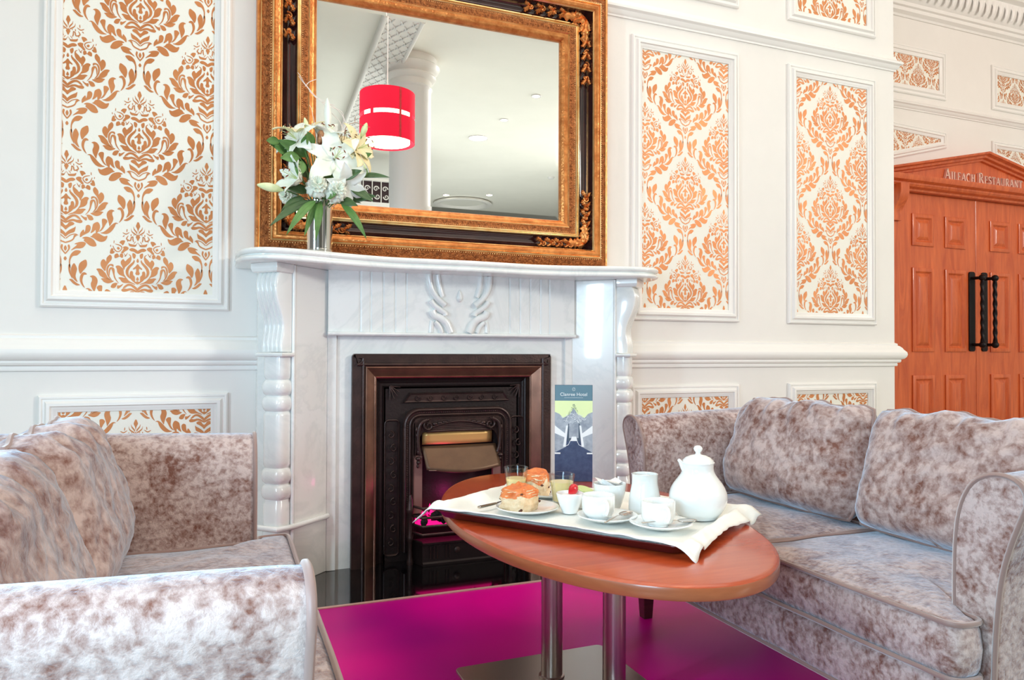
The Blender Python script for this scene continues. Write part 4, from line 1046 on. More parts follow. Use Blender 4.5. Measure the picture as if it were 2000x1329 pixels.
# cream bowl with strawberry
cb = empty('cream_bowl', (.838,1.690,ZT), 0, 'small white flared bowl of cream with a strawberry half', 'bowl')
MB().lathe([(0,0),(.019,0),(.020,.003),(.026,.018),(.032,.036),(.0355,.050),(.0345,.051),(.031,.044),(.024,.020),(0,.012)], 36).build('bowl_body', T['porcelain'], cb, smooth=60)
MB().lathe([(0,.048),(.015,.047),(.028,.042),(.031,.040)], 28).build('cream', T['linen'], cb, smooth=60)
be = MB().grid(lambda u, v: ((.017*math.sin(PI*v)*(1-.35*v))*math.cos(u*2*PI), (.017*math.sin(PI*v)*(1-.35*v))*math.sin(u*2*PI)*.8, .022-.046*v), 16, 10, True).build('strawberry', T['berry'], None, smooth=80)
be.location = (.850,1.694,ZT+.058); be.rotation_euler = (0, rad(72), rad(30)); tag(be, 'glossy red strawberry half on the bowl of cream', 'strawberry')
li = MB().lathe([(0,0),(.022,0),(.0225,.002),(.022,.004),(0,.004)], 28).build('lime_slice', T['lime'], None, smooth=40); li.location = (.905,1.735,ZT+.045); li.rotation_euler = (rad(14),rad(10),0)
tag(li, 'pale green fruit slice behind the cream bowl', 'fruit slice')
lb = empty('butter_dish', (.905,1.735,ZT), 0, 'low white dish behind the cream bowl holding the pale green slice', 'dish')
MB().lathe([(0,0),(.020,0),(.024,.012),(.030,.036),(.0325,.042),(.031,.043),(.027,.034),(0,.030)], 32).build('dish_body', T['porcelain'], lb, smooth=60)
# tumblers
def tumbler(x, y, label, R=.0345, H=.088, fill=.058):
    g = empty('juice_glass', (x,y,ZT), 0, label, 'glass', 'juice tumblers on the tray')
    MB().lathe([(0,0),(R*.66,0),(R*.70,.003),(R,H),(R-.0008,H+.0006),(R-.0018,H),(R*.70-.002,.008),(0,.007)], 40).build('tumbler', T['glass'], g, smooth=50)
    k = (R*.70-.0022); r2 = lerp(k, R-.0022, (fill)/H)
    MB().lathe([(0,.0075),(k,.0078),(r2,fill),(0,fill)], 40).build('juice', T['juice'], g, smooth=50)
tumbler(.776,1.905,'juice tumbler at the left, behind the near scone')
tumbler(.868,1.800,'wider juice tumbler in front of the far scone', .0365, .080, .060)
# plates, scones, knives
def plate(x, y, label, R=.082):
    p = empty('side_plate', (x,y,ZT), 0, label, 'plate', 'side plates under the scones')
    MB().lathe([(0,.001),(R*.5,0),(R*.55,.002),(R*.85,.007),(R,.013),(R,.015),(R*.96,.0152),(R*.82,.0095),(R*.55,.0055),(0,.005)], 48).build('plate_dish', T['porcelain'], p, smooth=60)
plate(.742,1.742,'white side plate under the near scone'); plate(.880,1.905,'white side plate under the far scone, behind the tumbler')
def scone(x, y, rz, seed, label, w=.042, h=.056):
    s = empty('scone', (x,y,ZT+.0055), rz, label, 'scone', 'fruit scones on the side plates')
    def fn(u, v):
        a = u*2*PI; e = .62
        ca, sa = math.cos(a), math.sin(a)
        r = w*(1+.16*noise.noise(Vector((ca*1.6+seed, sa*1.6, v*4)))+.10*noise.noise(Vector((ca*5+seed, sa*5, v*11))))
        r *= 1+.10*math.sin(PI*v)-.06*v
        return (r*math.copysign(abs(ca)**e, ca), r*.9*math.copysign(abs(sa)**e, sa), h*v*(1+.10*noise.noise(Vector((ca+seed, sa, 1)))))
    MB().grid(fn, 44, 18, True).add([fn(k/44, 0) for k in range(44)], [tuple(range(44))]).build('crumb', T['scone'], s, smooth=80)
    def cr(u, v):
        a = u*2*PI; p = Vector(fn(u, 1)); k = v
        if v < .35:
            lo = .66+.30*noise.noise(Vector((math.cos(a)*2.2, math.sin(a)*2.2, seed)))
            q = Vector(fn(u, lerp(lo, 1, v/.35))); q.x *= 1.012; q.y *= 1.012; return tuple(q)
        t = (v-.35)/.65
        return (p.x*1.012*(1-t), p.y*1.012*(1-t), p.z+.009*math.sin(t*PI/2)+.009*noise.noise(Vector((p.x*60*(1-t), p.y*60*(1-t), seed))))
    MB().grid(cr, 44, 16, True).build('crust', T['crust'], s, smooth=80)
    rng = random.Random(seed)
    for k in range(9):
        a = rng.uniform(0, 2*PI); vv = rng.uniform(.02,.95)**1.3; q = fn(a/(2*PI), vv)
        MB().ell((q[0]*.99,q[1]*.99,q[2]+.002),(.005,.005,.0035),8,6,.3).build('raisin', T['raisin'], s, smooth=60)
scone(.722,1.748,.5,3,'golden glazed fruit scone at the front left of the tray'); scone(.845,1.925,1.1,9,'glazed fruit scone partly behind the second juice tumbler', .042, .060)
def knife(x, y, z, a, label):
    k = empty('knife', (x,y,z), a, label, 'knife', 'table knives on the tray')
    MB().loops([[(xx, -w, -h),(xx, w, -h),(xx, w, h),(xx, -w, h)] for xx, w, h in ((-.055,.0055,.003),(-.02,.0045,.003),(.015,.0035,.0025))]).build('handle', T['silver'], k, smooth=0, bevel=.0015)
    MB().loops([[(xx, -w, -.0006),(xx, w, -.0006),(xx, w, .0006),(xx, -w, .0006)] for xx, w in ((.015,.004),(.03,.008),(.08,.0085),(.10,.003))]).build('blade', T['silver'], k, smooth=0)
knife(.672,1.812,ZT+.010,rad(28),'steel knife with its handle pointing left, tucked by the near scone'); knife(.822,1.88,ZT+.022,rad(40),'steel knife lying on the far plate between the tumblers')

# ------------------------------------------------------------ menu card
mc = empty('menu_card', (1.082,2.155,TZ), rad(-24), 'tall printed hotel leaflet in a stand on the far end of the coffee table', 'leaflet')
CW, CH = .124, .318
def cardrect(x0, x1, z0, z1, y=-.0035): return [(x0,y,z0),(x1,y,z0),(x1,y,z1),(x0,y,z1)]
MB().box(-CW/2,CW/2,-.003,.003,0,CH).box(-CW/2,CW/2,-.003,.030,0,.003).build('card_body', T['printdark'], mc, smooth=0)
MB().add(cardrect(-CW/2+.001,CW/2-.001,CH-.052,CH-.001),[(0,1,2,3)]).build('title_band', T['slate'], mc, smooth=0)
MB().add(cardrect(-CW/2,CW/2,.18,CH-.052),[(0,1,2,3)]).build('photo_ceiling', T['printyellow'], mc, smooth=0)
MB().add(cardrect(-CW/2,CW/2,.001,.18),[(0,1,2,3)]).build('photo_floor', T['navy'], mc, smooth=0)
def cz(v): return v*CH
def cpoly(name, m, pts, y): 
    MB().add([((u-.5)*CW, y, v*CH) for u, v in pts],[tuple(range(len(pts)))]).build(name, T[m], mc, smooth=0)
cpoly('photo_wall', 'printgrey', [(0,.30),(.30,.36),(.36,.60),(.12,.70),(0,.72)], -.0037); cpoly('photo_wall', 'printgrey', [(1,.30),(1,.72),(.88,.70),(.66,.60),(.72,.36)], -.0037)
cpoly('photo_hall', 'printdark', [(.33,.42),(.68,.42),(.66,.62),(.36,.62)], -.0038)
cpoly('photo_doors', 'printgrey', [(.38,.45),(.63,.45),(.63,.60),(.38,.60)], -.0039)
cpoly('photo_light', 'printwhite', [(.42,.42),(.60,.42),(.57,.465),(.45,.465)], -.0041)
for sg in (0, 1):
    f = (lambda u: u) if sg == 0 else (lambda u: 1-u)
    cpoly('photo_column', 'printwhite', [(f(.22),.36),(f(.29),.36),(f(.35),.58),(f(.30),.58)][::(1 if sg==0 else -1)], -.0041)
    cpoly('photo_balcony', 'printwhite', [(f(0),.50),(f(.30),.45),(f(.30),.49),(f(0),.58)][::(1 if sg==0 else -1)], -.0040)
    cpoly('photo_table', 'printwhite', [(f(0),.285),(f(.15),.285),(f(.15),.30),(f(0),.30)][::(1 if sg==0 else -1)], -.0040)
    rb = MB(); pts = [(f(.24),.36),(f(.36),.38),(f(.42),.43)]
    ribbon(rb, [((u-.5)*CW, v*CH) for u, v in pts], .0015, lambda p, d: (p.x, -.0041-d, p.y), .0003); rb.build('photo_rail', T['printwhite'], mc, smooth=0)
rng = random.Random(5); ch = MB()
for k in range(150):
    a = rng.uniform(0, 2*PI); q = rng.uniform(0,1)**.5; u = .5+.33*q*math.cos(a); v = .655+.052*q*math.sin(a)
    r = rng.uniform(.0006,.0016); x, z = (u-.5)*CW, v*CH
    ch.add([(x-r,-.0043,z),(x,-.0043,z-r),(x+r,-.0043,z),(x,-.0043,z+r)],[(0,1,2,3)])
ch2 = MB()
for k in range(90):
    q = rng.uniform(0,1); u = .5+(.16*(1-q)+.02)*rng.uniform(-1,1); v = .68+.12*q; r = rng.uniform(.0005,.0013); x, z = (u-.5)*CW, v*CH
    ch2.add([(x-r,-.0044,z),(x,-.0044,z-r),(x+r,-.0044,z),(x,-.0044,z+r)],[(0,1,2,3)])
cpoly('photo_chandelier', 'printgrey', [(.20,.655),(.35,.60),(.65,.60),(.80,.655),(.62,.69),(.5,.76),(.38,.69)], -.0042)
ch.build('chandelier_sparkle', T['printwhite'], mc, smooth=0, kind='stuff'); ch2.build('chandelier_branches', T['printdark'], mc, smooth=0, kind='stuff')
def text(s, size, x, z, y, parent, m, name='lettering'):
    cu = bpy.data.curves.new(name, 'FONT'); cu.body = s; cu.size = size; cu.align_x = 'CENTER'; cu.extrude = .0001
    o = bpy.data.objects.new(name, cu); COL.objects.link(o)
    bpy.context.view_layer.update()
    me = bpy.data.meshes.new_from_object(o.evaluated_get(bpy.context.evaluated_depsgraph_get())); bpy.data.objects.remove(o)
    me.materials.clear(); me.materials.append(m)
    q = bpy.data.objects.new(name, me); COL.objects.link(q); q.parent = parent; q.location = (x, y, z); q.rotation_euler = (PI/2, 0, 0)
    return q
text('Clanree Hotel', .0155, 0, CH-.036, -.0045, mc, T['printwhite'])
MB().tube([(.0045*math.cos(2*PI*k/12), -.0042, CH-.014+.0055*math.sin(2*PI*k/12)) for k in range(13)], .0005, 5).tube([(-.002,-.0042,CH-.014),(.002,-.0042,CH-.012)], .0005, 5).build('emblem', T['printwhite'], mc, smooth=0)
cpoly('title_rule', 'printwhite', [(.25,.866),(.75,.866),(.75,.868),(.25,.868)], -.0042)

# ------------------------------------------------------------ vase of flowers on the mantel
VX, VY, VZ = .357, 2.950, 1.301
va = empty('flower_vase', (VX,VY,VZ), 0, 'cylindrical silver metal vase on the left end of the mantel shelf', 'vase')
MB().lathe([(0,0),(.048,0),(.051,.004),(.0515,.02),(.0515,.195),(.053,.203),(.0535,.207),(.051,.207),(.0495,.195),(.0485,.010),(0,.008)], 44).build('vase_body', T['chrome'], va, smooth=60)
MB().lathe([(.0519,.012),(.0528,.014),(.0519,.016)], 44, cap=False).build('vase_ring', T['chrome'], va, smooth=60)
def B(px, py, dy=0):     # bouquet layout: plane of the vase, dy towards the room
    return Vector((VX+(px-623)/500, VY-dy, VZ+(487-py)/505))
MOUTH = Vector((VX, VY, VZ+.19))
def basis(d):
    d = d.normalized(); s = d.cross(Vector((0,0,1)))
    if s.length < .1: s = Vector((1,0,0))
    s.normalize(); return d, s, s.cross(d)
def petal_mesh(L_, W_, curl, seed, open_):
    """petal along +x, width y, curling to +z backwards"""
    def fn(u, v):
        t = 2*v-1; w = W_*math.sin(PI*min(1,u**.75))**.8*(1+.08*math.sin(u*20+seed)*abs(t))
        th = open_*u+curl*u*u
        # integrate an arc in the x-z plane
        n = 12; x = z = 0
        for k in range(int(u*n)):
            a = open_+curl*(k/n)**1.5; x += math.cos(a)*L_/n; z += math.sin(a)*L_/n
        f = u*n-int(u*n); a = open_+curl*(int(u*n)/n)**1.5; x += math.cos(a)*L_/n*f; z += math.sin(a)*L_/n*f
        return (x, t*w, z+.18*W_*(1-t*t)*-1)
    return MB().grid(fn, 12, 7)
def lily(c, d, L_, label, m='petal', open_=.75, curl=-1.3, stamens=True, twist=0, W_=None, base=.02):
    """open lily: throat at c, facing d"""
    o = empty('lily', c, 0, label, 'flower', 'lilies in the vase')
    d, s, u = basis(d)
    R_ = Matrix((s, u, d)).transposed()
    for k in range(6):
        a = twist+k*PI/3; Lk = L_*(1 if k % 2 else .96); Wk = (W_ or L_*.24)*(1.15 if k % 2 else .8)
        pm = petal_mesh(Lk, Wk, curl*(1+.25*math.sin(k*2.3+twist)), k, PI/2-open_)
        def xf(p):
            # p.x radial outwards, p.y tangential, p.z along the axis
            r = Vector((math.cos(a), math.sin(a), 0)); t = Vector((-math.sin(a), math.cos(a), 0))
            q = r*(p.x+.004)+t*p.y+Vector((0,0,p.z-.03+(.002 if k % 2 else 0)))
            return R_ @ q
        pm.xf(xf); pm.build('petal', T[m], o, smooth=80, solid=.0008)
    if stamens:
        for k in range(6):
            a = twist+.4+k*PI/3; r = Vector((math.cos(a), math.sin(a), 0))
            p1 = R_ @ Vector((0,0,-.02)); p2 = R_ @ (r*.010+Vector((0,0,.02))); p3 = R_ @ (r*.024+Vector((0,0,.042)))
            MB().tube([p1,p2,p3], .0009, 5).build('filament', T['bud'], o, smooth=60)
            t = R_ @ Vector((-math.sin(a), math.cos(a), .3))
            MB().tube([p3-t*.007,p3,p3+t*.007], [.0012,.0026,.0012], 6).build('anther', T['stamen'], o, smooth=60)
        MB().tube([R_ @ Vector((0,0,-.02)), R_ @ Vector((0,0,.052)), R_ @ Vector((0,0,.056))], [.0014,.0014,.0035], 6).build('pistil', T['bud'], o, smooth=60)
    st = -(d*.03)
    e = MOUTH-Vector(c)
    MB().tube(catmull([st, st-d*.03+e*.15, e*.6, e+Vector((0,.0,-.05))], 5), .0028, 6).build('stem', T['leaf'], o, smooth=60)
    return o
def bud(c, d, L_, R_, label, m='bud'):
    o = empty('lily_bud', c, 0, label, 'flower bud', 'lily buds in the vase')
    d, s, u = basis(d)
    def fn(a, v):
        r = R_*math.sin(PI*min(1, v*.93+.04))**.75*(1+.07*math.cos(3*a*2*PI))
        return d*(v*L_)+s*(r*math.cos(a*2*PI))+u*(r*math.sin(a*2*PI))
    MB().grid(fn, 18, 14, True).build('bud_head', T[m], o, smooth=80)
    e = MOUTH-Vector(c)
    MB().tube(catmull([Vector((0,0,0))+d*.004, e*.1-d*.02, e*.55, e+Vector((0,0,-.05))], 5), .0025, 6).build('stem', T['leaf'], o, smooth=60)
def leaf(c, d, L_, W_, label, m='leaf', droop=.6, n='leaf_sprig', stem=True, up=Vector((0.1,-1,.35)), grp='green leaves in the vase'):
    o = empty(n, c, 0, label, 'leaf', grp)
    d = d.normalized(); s = d.cross(up)
    if s.length < .1: s = Vector((1,0,0))
    s.normalize(); w = s.cross(d)
    def fn(u, v):
        t = 2*v-1
        return d*(u*L_)+s*(t*W_*math.sin(PI*u**.8)**.9)+w*(-.18*W_*(1-abs(t)))+Vector((0,-.02*u,-droop*L_*u*u))
    MB().grid(fn, 14, 5).build('blade', T[m], o, smooth=80, solid=.0007)
    MB().tube([fn(k/10, .5)+w*.0004 for k in range(11)], [.0012-.0001*k for k in range(11)], 5).build('midrib', T[m], o, smooth=60)
    if stem:
        e = MOUTH-Vector(c)
        MB().tube(catmull([Vector((0,0,0)), e*.4+Vector((0,0,.0)), e+Vector((0,0,-.05))], 5), .002, 5).build('stem', T[m], o, smooth=60)
def carnation(c, d, R_, label, seed):
    o = empty('carnation', c, 0, label, 'flower', 'white carnations over the vase rim')
    d, s, u = basis(d)
    for L in range(4):
        rr = R_*(1-.2*L); n = 5
        for k in range(n):
            a0 = 2*PI*k/n+L*.5+seed
            def fn(p, q):
                a = a0+(q-.5)*2*PI/n*1.25; r = rr*p*(1+.06*math.sin(q*22+seed))
                h = (.006+.011*L)*p**.7+.005*p*math.sin(q*13+L*2+seed)+.004*L-.022*(p**3)*(1 if L == 0 else .2)
                return s*(r*math.cos(a))+u*(r*math.sin(a))+d*h
            MB().grid(fn, 7, 14).build('petal', T['petal'], o, smooth=80, solid=.0008)
    e = MOUTH-Vector(c)
    MB().tube(catmull([d*-.005, d*-.02+e*.2, e+Vector((0,0,-.05))], 5), [.007,.006,.004]+[.0025]*8, 7).build('stem', T['leaf'], o, smooth=60)
V = Vector
lily(B(645,306,.13), V((.10,-1,.12)), 0.138, 'large open white lily in the middle of the bouquet with brown anthers', open_=1.15, curl=-1.1, twist=.3)
lily(B(583,245,.03), V((-.25,-.35,1)), 0.120, 'cream lily at the top left of the bouquet facing upwards', 'petalcream', .75, -1.5, False, .2)
lily(B(568,268,.08), V((-.8,-.7,.5)), 0.102, 'small white lily at the left under the cream one, petals curled back', open_=1.0, curl=-1.6, twist=.5)
lily(B(633,255,.05), V((.05,-.45,1)), 0.120, 'tall white trumpet lily at the top centre of the bouquet', open_=.55, curl=-1.2, twist=.1)
lily(B(672,268,.06), V((.2,-.7,.8)), 0.102, 'cream lily right of centre near the red lamp reflection', 'petalcream', .95, -1.4, True, .6)
lily(B(698,275,.08), V((.7,-.7,.25)), 0.114, 'cream yellow lily at the right edge of the bouquet', 'petalcream', 1.0, -1.2, True, .0)
lily(B(570,352,.12), V((-1,-.55,.30)), 0.102, 'half-open white lily low on the left side', open_=.55, curl=-.9, twist=.4)
lily(B(668,362,.12), V((.3,-1,-.5)), 0.102, 'white lily hanging low at the right above the vase rim', open_=.9, curl=-1.0, stamens=False, twist=.2)
carnation(B(611,365,.125), V((-.12,-1,.25)), .044, 'ruffled white carnation above the vase rim, the left one', 1.0)
carnation(B(646,372,.13), V((.12,-1,.12)), .043, 'ruffled white carnation above the vase rim, the right one', 2.2)
carnation(B(560,384,.06), V((-.6,-1,.05)), .032, 'small white carnation at the lower left behind the green bud', 4.0)
bud(B(550,376,.10), V((-1,-.15,.10)), .095, .016, 'plump pale green lily bud pointing left over the shelf')
bud(B(634,252,.07), V((-.05,-.1,1)), .13, .014, 'long pointed white bud standing at the top of the bouquet', 'petal')
bud(B(596,250,.05), V((-.25,-.1,1)), .05, .009, 'small pale bud between the two top lilies')
bud(B(700,250,.05), V((.35,-.1,1)), .06, .012, 'small yellowish bud at the upper right')
bud(B(706,320,.10), V((.35,-.2,-.4)) * -1, .09, .012, 'slim pale bud rising at the right side')
leaf(B(598,300,.05), V((-1,-.2,.45)), .13, .030, 'rounded green leaf at the upper left, largest of the sprig', droop=.1)
leaf(B(590,296,.09), V((.2,-.5,1)), .075, .024, 'upright rounded leaf under the small left lily', droop=.1)
leaf(B(604,290,.10), V((-.4,-.6,.75)), .07, .022, 'green leaf tucked left of the seed pod', droop=.1)
leaf(B(580,310,.10), V((-1,-.2,-.1)), .075, .024, 'light green leaf at the left edge, middle height', droop=.15)
leaf(B(584,318,.11), V((-.3,-.3,-1)), .07, .022, 'light green leaf hanging at the left of the big lily', droop=.05)
leaf(B(545,276,.04), V((-1,-.1,-.05)), .05, .020, 'pale round leaf farthest left', droop=.1)
leaf(B(612,300,.06), V((.6,-.4,.35)), .07, .020, 'dark leaf under the top petal of the big lily', 'leafdark', .1)
leaf(B(595,345,.08), V((-.5,-.4,.4)), .09, .018, 'dark leaf behind the low left lily', 'leafdark', .1)
leaf(B(655,345,.10), V((.6,-.3,.3)), .09, .020, 'dark leaf between the carnations and the right lilies', 'leafdark', .1)
leaf(B(640,300,.03), V((.5,.1,.9)), .10, .016, 'thin dark leaf in the middle of the bouquet', 'leafdark', .1)
leaf(B(690,335,.08), V((1,-.2,.25)), .125, .012, 'long dark pointed leaf reaching right in front of the mirror', 'leafdark', .25)
leaf(B(672,352,.08), V((.8,-.2,-.5)), .11, .022, 'broad dark leaf folding down at the right', 'leafdark', .1)
leaf(B(605,392,.09), V((-1,-.2,-.25)), .17, .018, 'long dark leaf drooping far left across the frame corner', 'leafdark', .45, n='drooping_leaf')
leaf(B(610,392,.11), V((-.6,-.3,-.4)), .15, .016, 'long green leaf drooping left of the vase', 'leaf', .5, n='drooping_leaf')
leaf(B(620,390,.09), V((-.12,-.25,-.5)), .13, .015, 'green leaf hanging down the front of the vase', 'leaf', .4, n='drooping_leaf')
leaf(B(614,392,.08), V((-.28,-.22,-.5)), .12, .013, 'second green leaf hanging down the left front of the vase', 'leaf', .4, n='drooping_leaf')
leaf(B(658,392,.09), V((.30,-.25,-.25)), .13, .017, 'green leaf drooping at the right side of the vase', 'leaf', .6, n='drooping_leaf')
leaf(B(652,388,.09), V((.45,-.3,.05)), .08, .020, 'short broad leaf under the right carnation', 'leafdark', .4)
leaf(B(628,384,.11), V((.3,-.5,.2)), .06, .018, 'short green leaf in the centre over the vase rim', 'leaf', .3)
for k, (px, py, dy, d, L_, W_, m, lab) in enumerate((
  (575,292,.03,(-.9,0,.3),.10,.026,'leaf','mid green leaf behind the left sprig'),
  (560,300,.06,(-.8,-.3,.35),.06,.020,'leaf','small leaf at the left edge under the pale round leaf'),
  (600,330,.04,(-.6,0,.6),.13,.022,'leafdark','dark upright leaf deep in the left half'),
  (625,335,.06,(.2,-.2,.9),.11,.020,'leafdark','dark upright leaf right behind the left carnation'),
  (655,325,.05,(.4,-.1,.8),.12,.022,'leafdark','dark leaf behind the big open lily'),
  (600,372,.07,(-1,-.2,.2),.10,.022,'leafdark','dark leaf low at the left above the drooping ones'),
  (668,380,.06,(.9,-.2,.25),.12,.022,'leafdark','dark leaf low at the right behind the hanging lily'),
  (640,350,.05,(-.2,-.2,.8),.09,.022,'leaf','green leaf between the two carnations'),
  (588,385,.08,(-.9,-.1,-.55),.10,.020,'leafdark','dark leaf against the frame left of the vase'),
  (682,300,.04,(.8,0,.5),.09,.018,'leaf','green leaf behind the cream yellow lily'))):
    leaf(B(px,py,dy), V(d), L_, W_, lab, m, .15)
# twigs, each one a thing
def twig(pts, label, r=.0022, m='twig'):
    o = empty('twig', MOUTH, 0, label, 'twig', 'painted twigs in the vase')
    q = [B(*p)-MOUTH for p in pts]; c = catmull(q, 6)
    c = [p+V((.003*noise.noise(p*30), .003*noise.noise(p*30+V((5,5,5))), .003*noise.noise(p*30+V((9,1,2))))) for p in c]
    MB().tube(c, [r*(1-.6*i/(len(c)-1)) for i in range(len(c))], 6).build('branch', T[m], o, smooth=60); return o
def side(o, pts, r=.0013, m='twig'):
    q = [B(*p)-MOUTH for p in pts]; MB().tube(catmull(q, 5), r, 5).build('side_branch', T[m], o, smooth=60)
t = twig([(630,400,0),(655,300,.03),(662,235,.04),(640,205,.04),(600,165,.03),(578,133,.02)], 'pale painted twig curving to the upper left above the lilies')
side(t, [(592,160,.03),(600,150,.03),(613,143,.03)]); side(t, [(600,168,.03),(622,186,.03),(650,190,.03)])
t = twig([(632,400,0),(640,300,.03),(668,230,.04),(650,200,.05),(612,180,.04),(592,160,.04),(579,141,.03)], 'second pale twig crossing the first at the upper left')
side(t, [(640,196,.04),(664,206,.04),(662,245,.04)])
t = twig([(625,400,0),(612,260,.04),(605,215,.05),(599,199,.05)], 'short pale twig left of the tall bud', .0016)
t = twig([(640,400,0),(660,300,.06),(668,240,.06),(685,224,.06),(700,228,.06),(716,231,.06)], 'brown twig bending right in front of the red lamp reflection', .0016, 'pod')
side(t, [(686,224,.06),(687,212,.06)], .001, 'pod')
t = twig([(640,400,0),(690,350,.08),(702,310,.09),(690,285,.09)], 'pale twig looping at the right side of the bouquet', .0016)
side(t, [(700,330,.09),(684,318,.09),(676,335,.09),(690,350,.09)]); side(t, [(698,300,.09),(682,305,.09),(672,325,.09)])
pd = MB().lathe([(0,0),(.010,.004),(.0125,.02),(.012,.045),(.006,.054),(0,.055)], 16).build('seed_pod', T['pod'], None, smooth=60); pd.location = B(616,282,.10); pd.rotation_euler = (.15,.1,0)
tag(pd, 'speckled brown seed pod standing among the white lilies', 'seed pod')

# ------------------------------------------------------------ the hall behind the camera, seen in the mirror
pl = empty('pendant_lamp', (1.097,1.105,2.41), 0, 'crimson fabric drum pendant lamp reflected in the mirror', 'lamp')
def shade_mat():
    m, N, L, P = nt('crimson lampshade fabric')
    P.inputs['Base Color'].default_value = lin((226,8,52)); P.inputs['Roughness'].default_value = .8
    P.inputs['Emission Color'].default_value = lin((255,4,60)); P.inputs['Emission Strength'].default_value = .38
    return m
SM = shade_mat()
R_ = .197
for z0, z1, nm in ((.0,.165,'lower_shade'),(.195,.355,'upper_shade')):
    MB().lathe([(R_,z0),(R_,z1),(R_-.003,z1),(R_-.003,z0),(R_,z0)], 64, cap=False).build(nm, SM, pl, smooth=60)
for k in range(4):
    a = PI/4+k*PI/2; MB().box(R_-.004,R_,-.012,.012,.16,.20).xf(lambda p: Matrix.Rotation(a,3,'Z') @ p).build('shade_tab', SM, pl, smooth=0)
MB().box(R_-.001,R_+.0015,-.008,.008,0,.355).xf(lambda p: Matrix.Rotation(rad(75),3,'Z') @ p).build('shade_seam', T['berry'], pl, smooth=0)
MB().lathe([(R_-.035,.004),(R_-.035,.235),(R_-.038,.235),(R_-.038,.006),(0,.006),(0,.004)], 64, cap=False).build('inner_diffuser', T['lamp'], pl, smooth=60)
MB().lathe([(.018,.30),(.022,.31),(.022,.35),(.010,.37),(.0035,.38),(.0035,1.60),(.04,1.61),(.045,1.638),(0,1.638)], 20).build('cord_and_rose', T['column'], pl, smooth=50)
for k in range(3):
    a = k*2*PI/3; MB().tube([(0,0,.33),((R_-.003)*math.cos(a),(R_-.003)*math.sin(a),.345)], .003, 6).build('spider_arm', T['column'], pl, smooth=60)
# column with a moulded capital
cl = empty('round_column', (1.87,-1.37,0), 0, 'pale round column with moulded capital reflected in the mirror', 'column')
MB().lathe([(.30,0),(.30,.12),(.26,.16),(.235,.20),(.228,.3),(.222,3.70),(.230,3.71),(.238,3.725),(.226,3.745)], 48).build('shaft', T['column'], cl, smooth=50)
MB().lathe([(.222,3.745),(.228,3.80),(.26,3.82),(.275,3.845),(.27,3.86),(.245,3.87),(.27,3.90),(.305,3.93),(.315,3.955),(.30,3.97),(.28,3.975),(.28,4.05)], 48).build('capital', T['trim'], cl, smooth=40)
# lattice arch beam springing from the column
ab = empty('lattice_beam', (1.60,-1.8,0), 0, 'white lattice-patterned ceiling beam running past the column in the mirror', 'ceiling beam')
p0, p1 = V((1.52,-.15,3.98)), V((1.72,-4.6,3.98)); wd_ = .17
mb = MB(); mb.box(-wd_,wd_,0,4.45,-.05,.07)
rot = lambda p: V((p0.x+(p1.x-p0.x)*p.y/4.45+p.x-1.6, p0.y+(p1.y-p0.y)*p.y/4.45+1.8, 3.98+p.z))
mb.xf(rot).build('beam_body', T['trim'], ab, smooth=0)
for sx in (-1, 1):
    MB().tube([rot(V((sx*wd_,0,-.055))), rot(V((sx*wd_,4.45,-.055)))], .022, 8).build('edge_moulding', T['trim'], ab, smooth=60)
s0 = MB().tube(catmull([V((0,0,0)),V((.02,.05,-.006)),V((0,.10,0))],3)+[V((0,.10,0))*1.0001], .006, 5)
s0 = MB().tube([V((0,0,0)),V((.016,.03,-.004)),V((.022,.06,-.004)),V((.010,.10,0))], .006, 5)
for side_ in (0, 1):
    sp = MB().add(s0.v, s0.f)
    if side_: sp.v = [(-x, y, z) for x, y, z in sp.v]
    for i in range(6):
        for j in range(40):
            if (i+j) % 2 != side_: continue
            m2 = None
    lat = MB()
    for i in range(6):
        for j in range(40):
            if (i+j) % 2 == side_:
                ox, oy = -.135+i*.054, .06+j*.11
                lat.add([tuple(rot(V((x+ox, y+oy, z-.055)))) for x, y, z in sp.v], sp.f)
    lat.build('lattice_relief', T['column'], ab, smooth=60, kind='stuff')
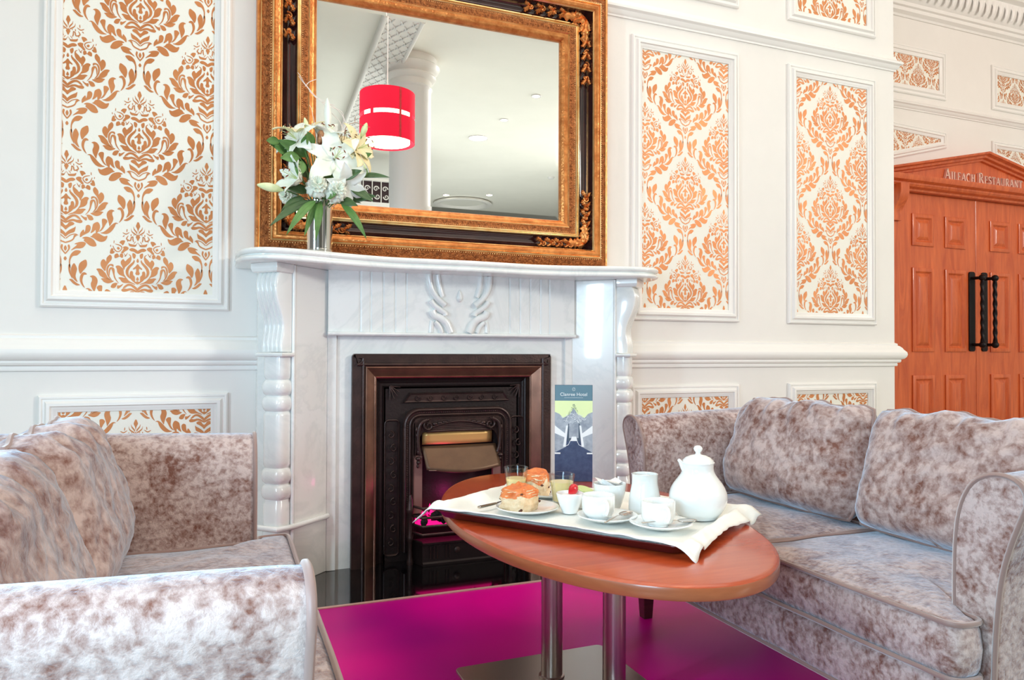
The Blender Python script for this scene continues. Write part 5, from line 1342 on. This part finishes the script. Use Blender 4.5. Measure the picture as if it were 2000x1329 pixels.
# downlights
DL = [(3.48,-3.79,.13),(3.53,-2.86,.045),(3.56,-1.85,.045),(4.17,-7.73,.06),(4.97,-7.4,.06),(6.3,-9.6,.07),(2.9,-9.9,.06)]
for k, (x, y, r) in enumerate(DL):
    o = empty('downlight', (x,y,4.05), 0, ['largest bright recessed downlight in the mirrored ceiling','small downlight above right of the largest one in the mirror','highest small downlight at the upper right of the mirror','small far downlight low in the mirror, beside the column','small far downlight low in the middle of the mirror','farthest downlight at the lower right of the mirror','far downlight behind the column'][k], 'ceiling light', 'recessed downlights in the mirrored ceiling')
    MB().lathe([(r,-.001),(r+.016,-.002),(r+.02,-.006),(r+.018,-.010),(r,-.008)], 28, cap=False).build('trim_ring', T['trim'], o, smooth=50)
    MB().lathe([(0,-.004),(r,-.004),(r,-.007),(0,-.007)], 24).build('lens', T['spot'], o, smooth=0)
sdm = MB().lathe([(0,0),(.06,0),(.06,-.02),(.045,-.035),(0,-.038)], 24).build('smoke_detector', T['column'], None, smooth=50); sdm.location = (5.48,-5.56,4.05)
tag(sdm, 'small round smoke detector at the right of the mirrored ceiling', 'smoke detector')
rg = MB().lathe([(.55,0),(.60,-.02),(.62,-.05),(.58,-.07),(.50,-.06),(.46,0)], 48, cap=False).build('ceiling_rose', T['trim'], None, smooth=50); rg.location = (4.7,-8.3,4.05)
tag(rg, 'round moulded ceiling rose low in the mirror', 'ceiling rose')
# balcony with scrolled railing
bal = empty('balcony', (2.1,-5.0,0), 0, 'white balcony with dark scrolled railing panel low at the left of the mirror', 'balcony')
MB().box(-2.6,1.0,-.6,0,2.72,3.20).build('balcony_slab', T['column'], bal, smooth=0, bevel=.01)
MB().box(-2.6,1.0,-.02,.02,3.56,3.60).build('hand_rail', T['trim'], bal, smooth=0)
MB().box(-.10,.62,-.05,-.04,3.22,3.56).build('railing_back', T['railblack'], bal, smooth=0)
for k in range(5):
    b = MB(); xx = -.02+k*.14
    scroll(b, xx, 3.44, .045, 1.3, 0, 1, 0, .010); scroll(b, xx+.02, 3.32, .045, 1.3, PI, 1, 0, .010)
    b.tube([(xx-.06,0,3.22),(xx-.06,0,3.57)], .008, 6).build('railing_scroll', T['trim'], bal, smooth=60)
MB().box(-2.5,-.12,-.03,-.01,3.22,3.56).build('glass_block_panel', T['column'], bal, smooth=0)

bpy.context.view_layer.update()
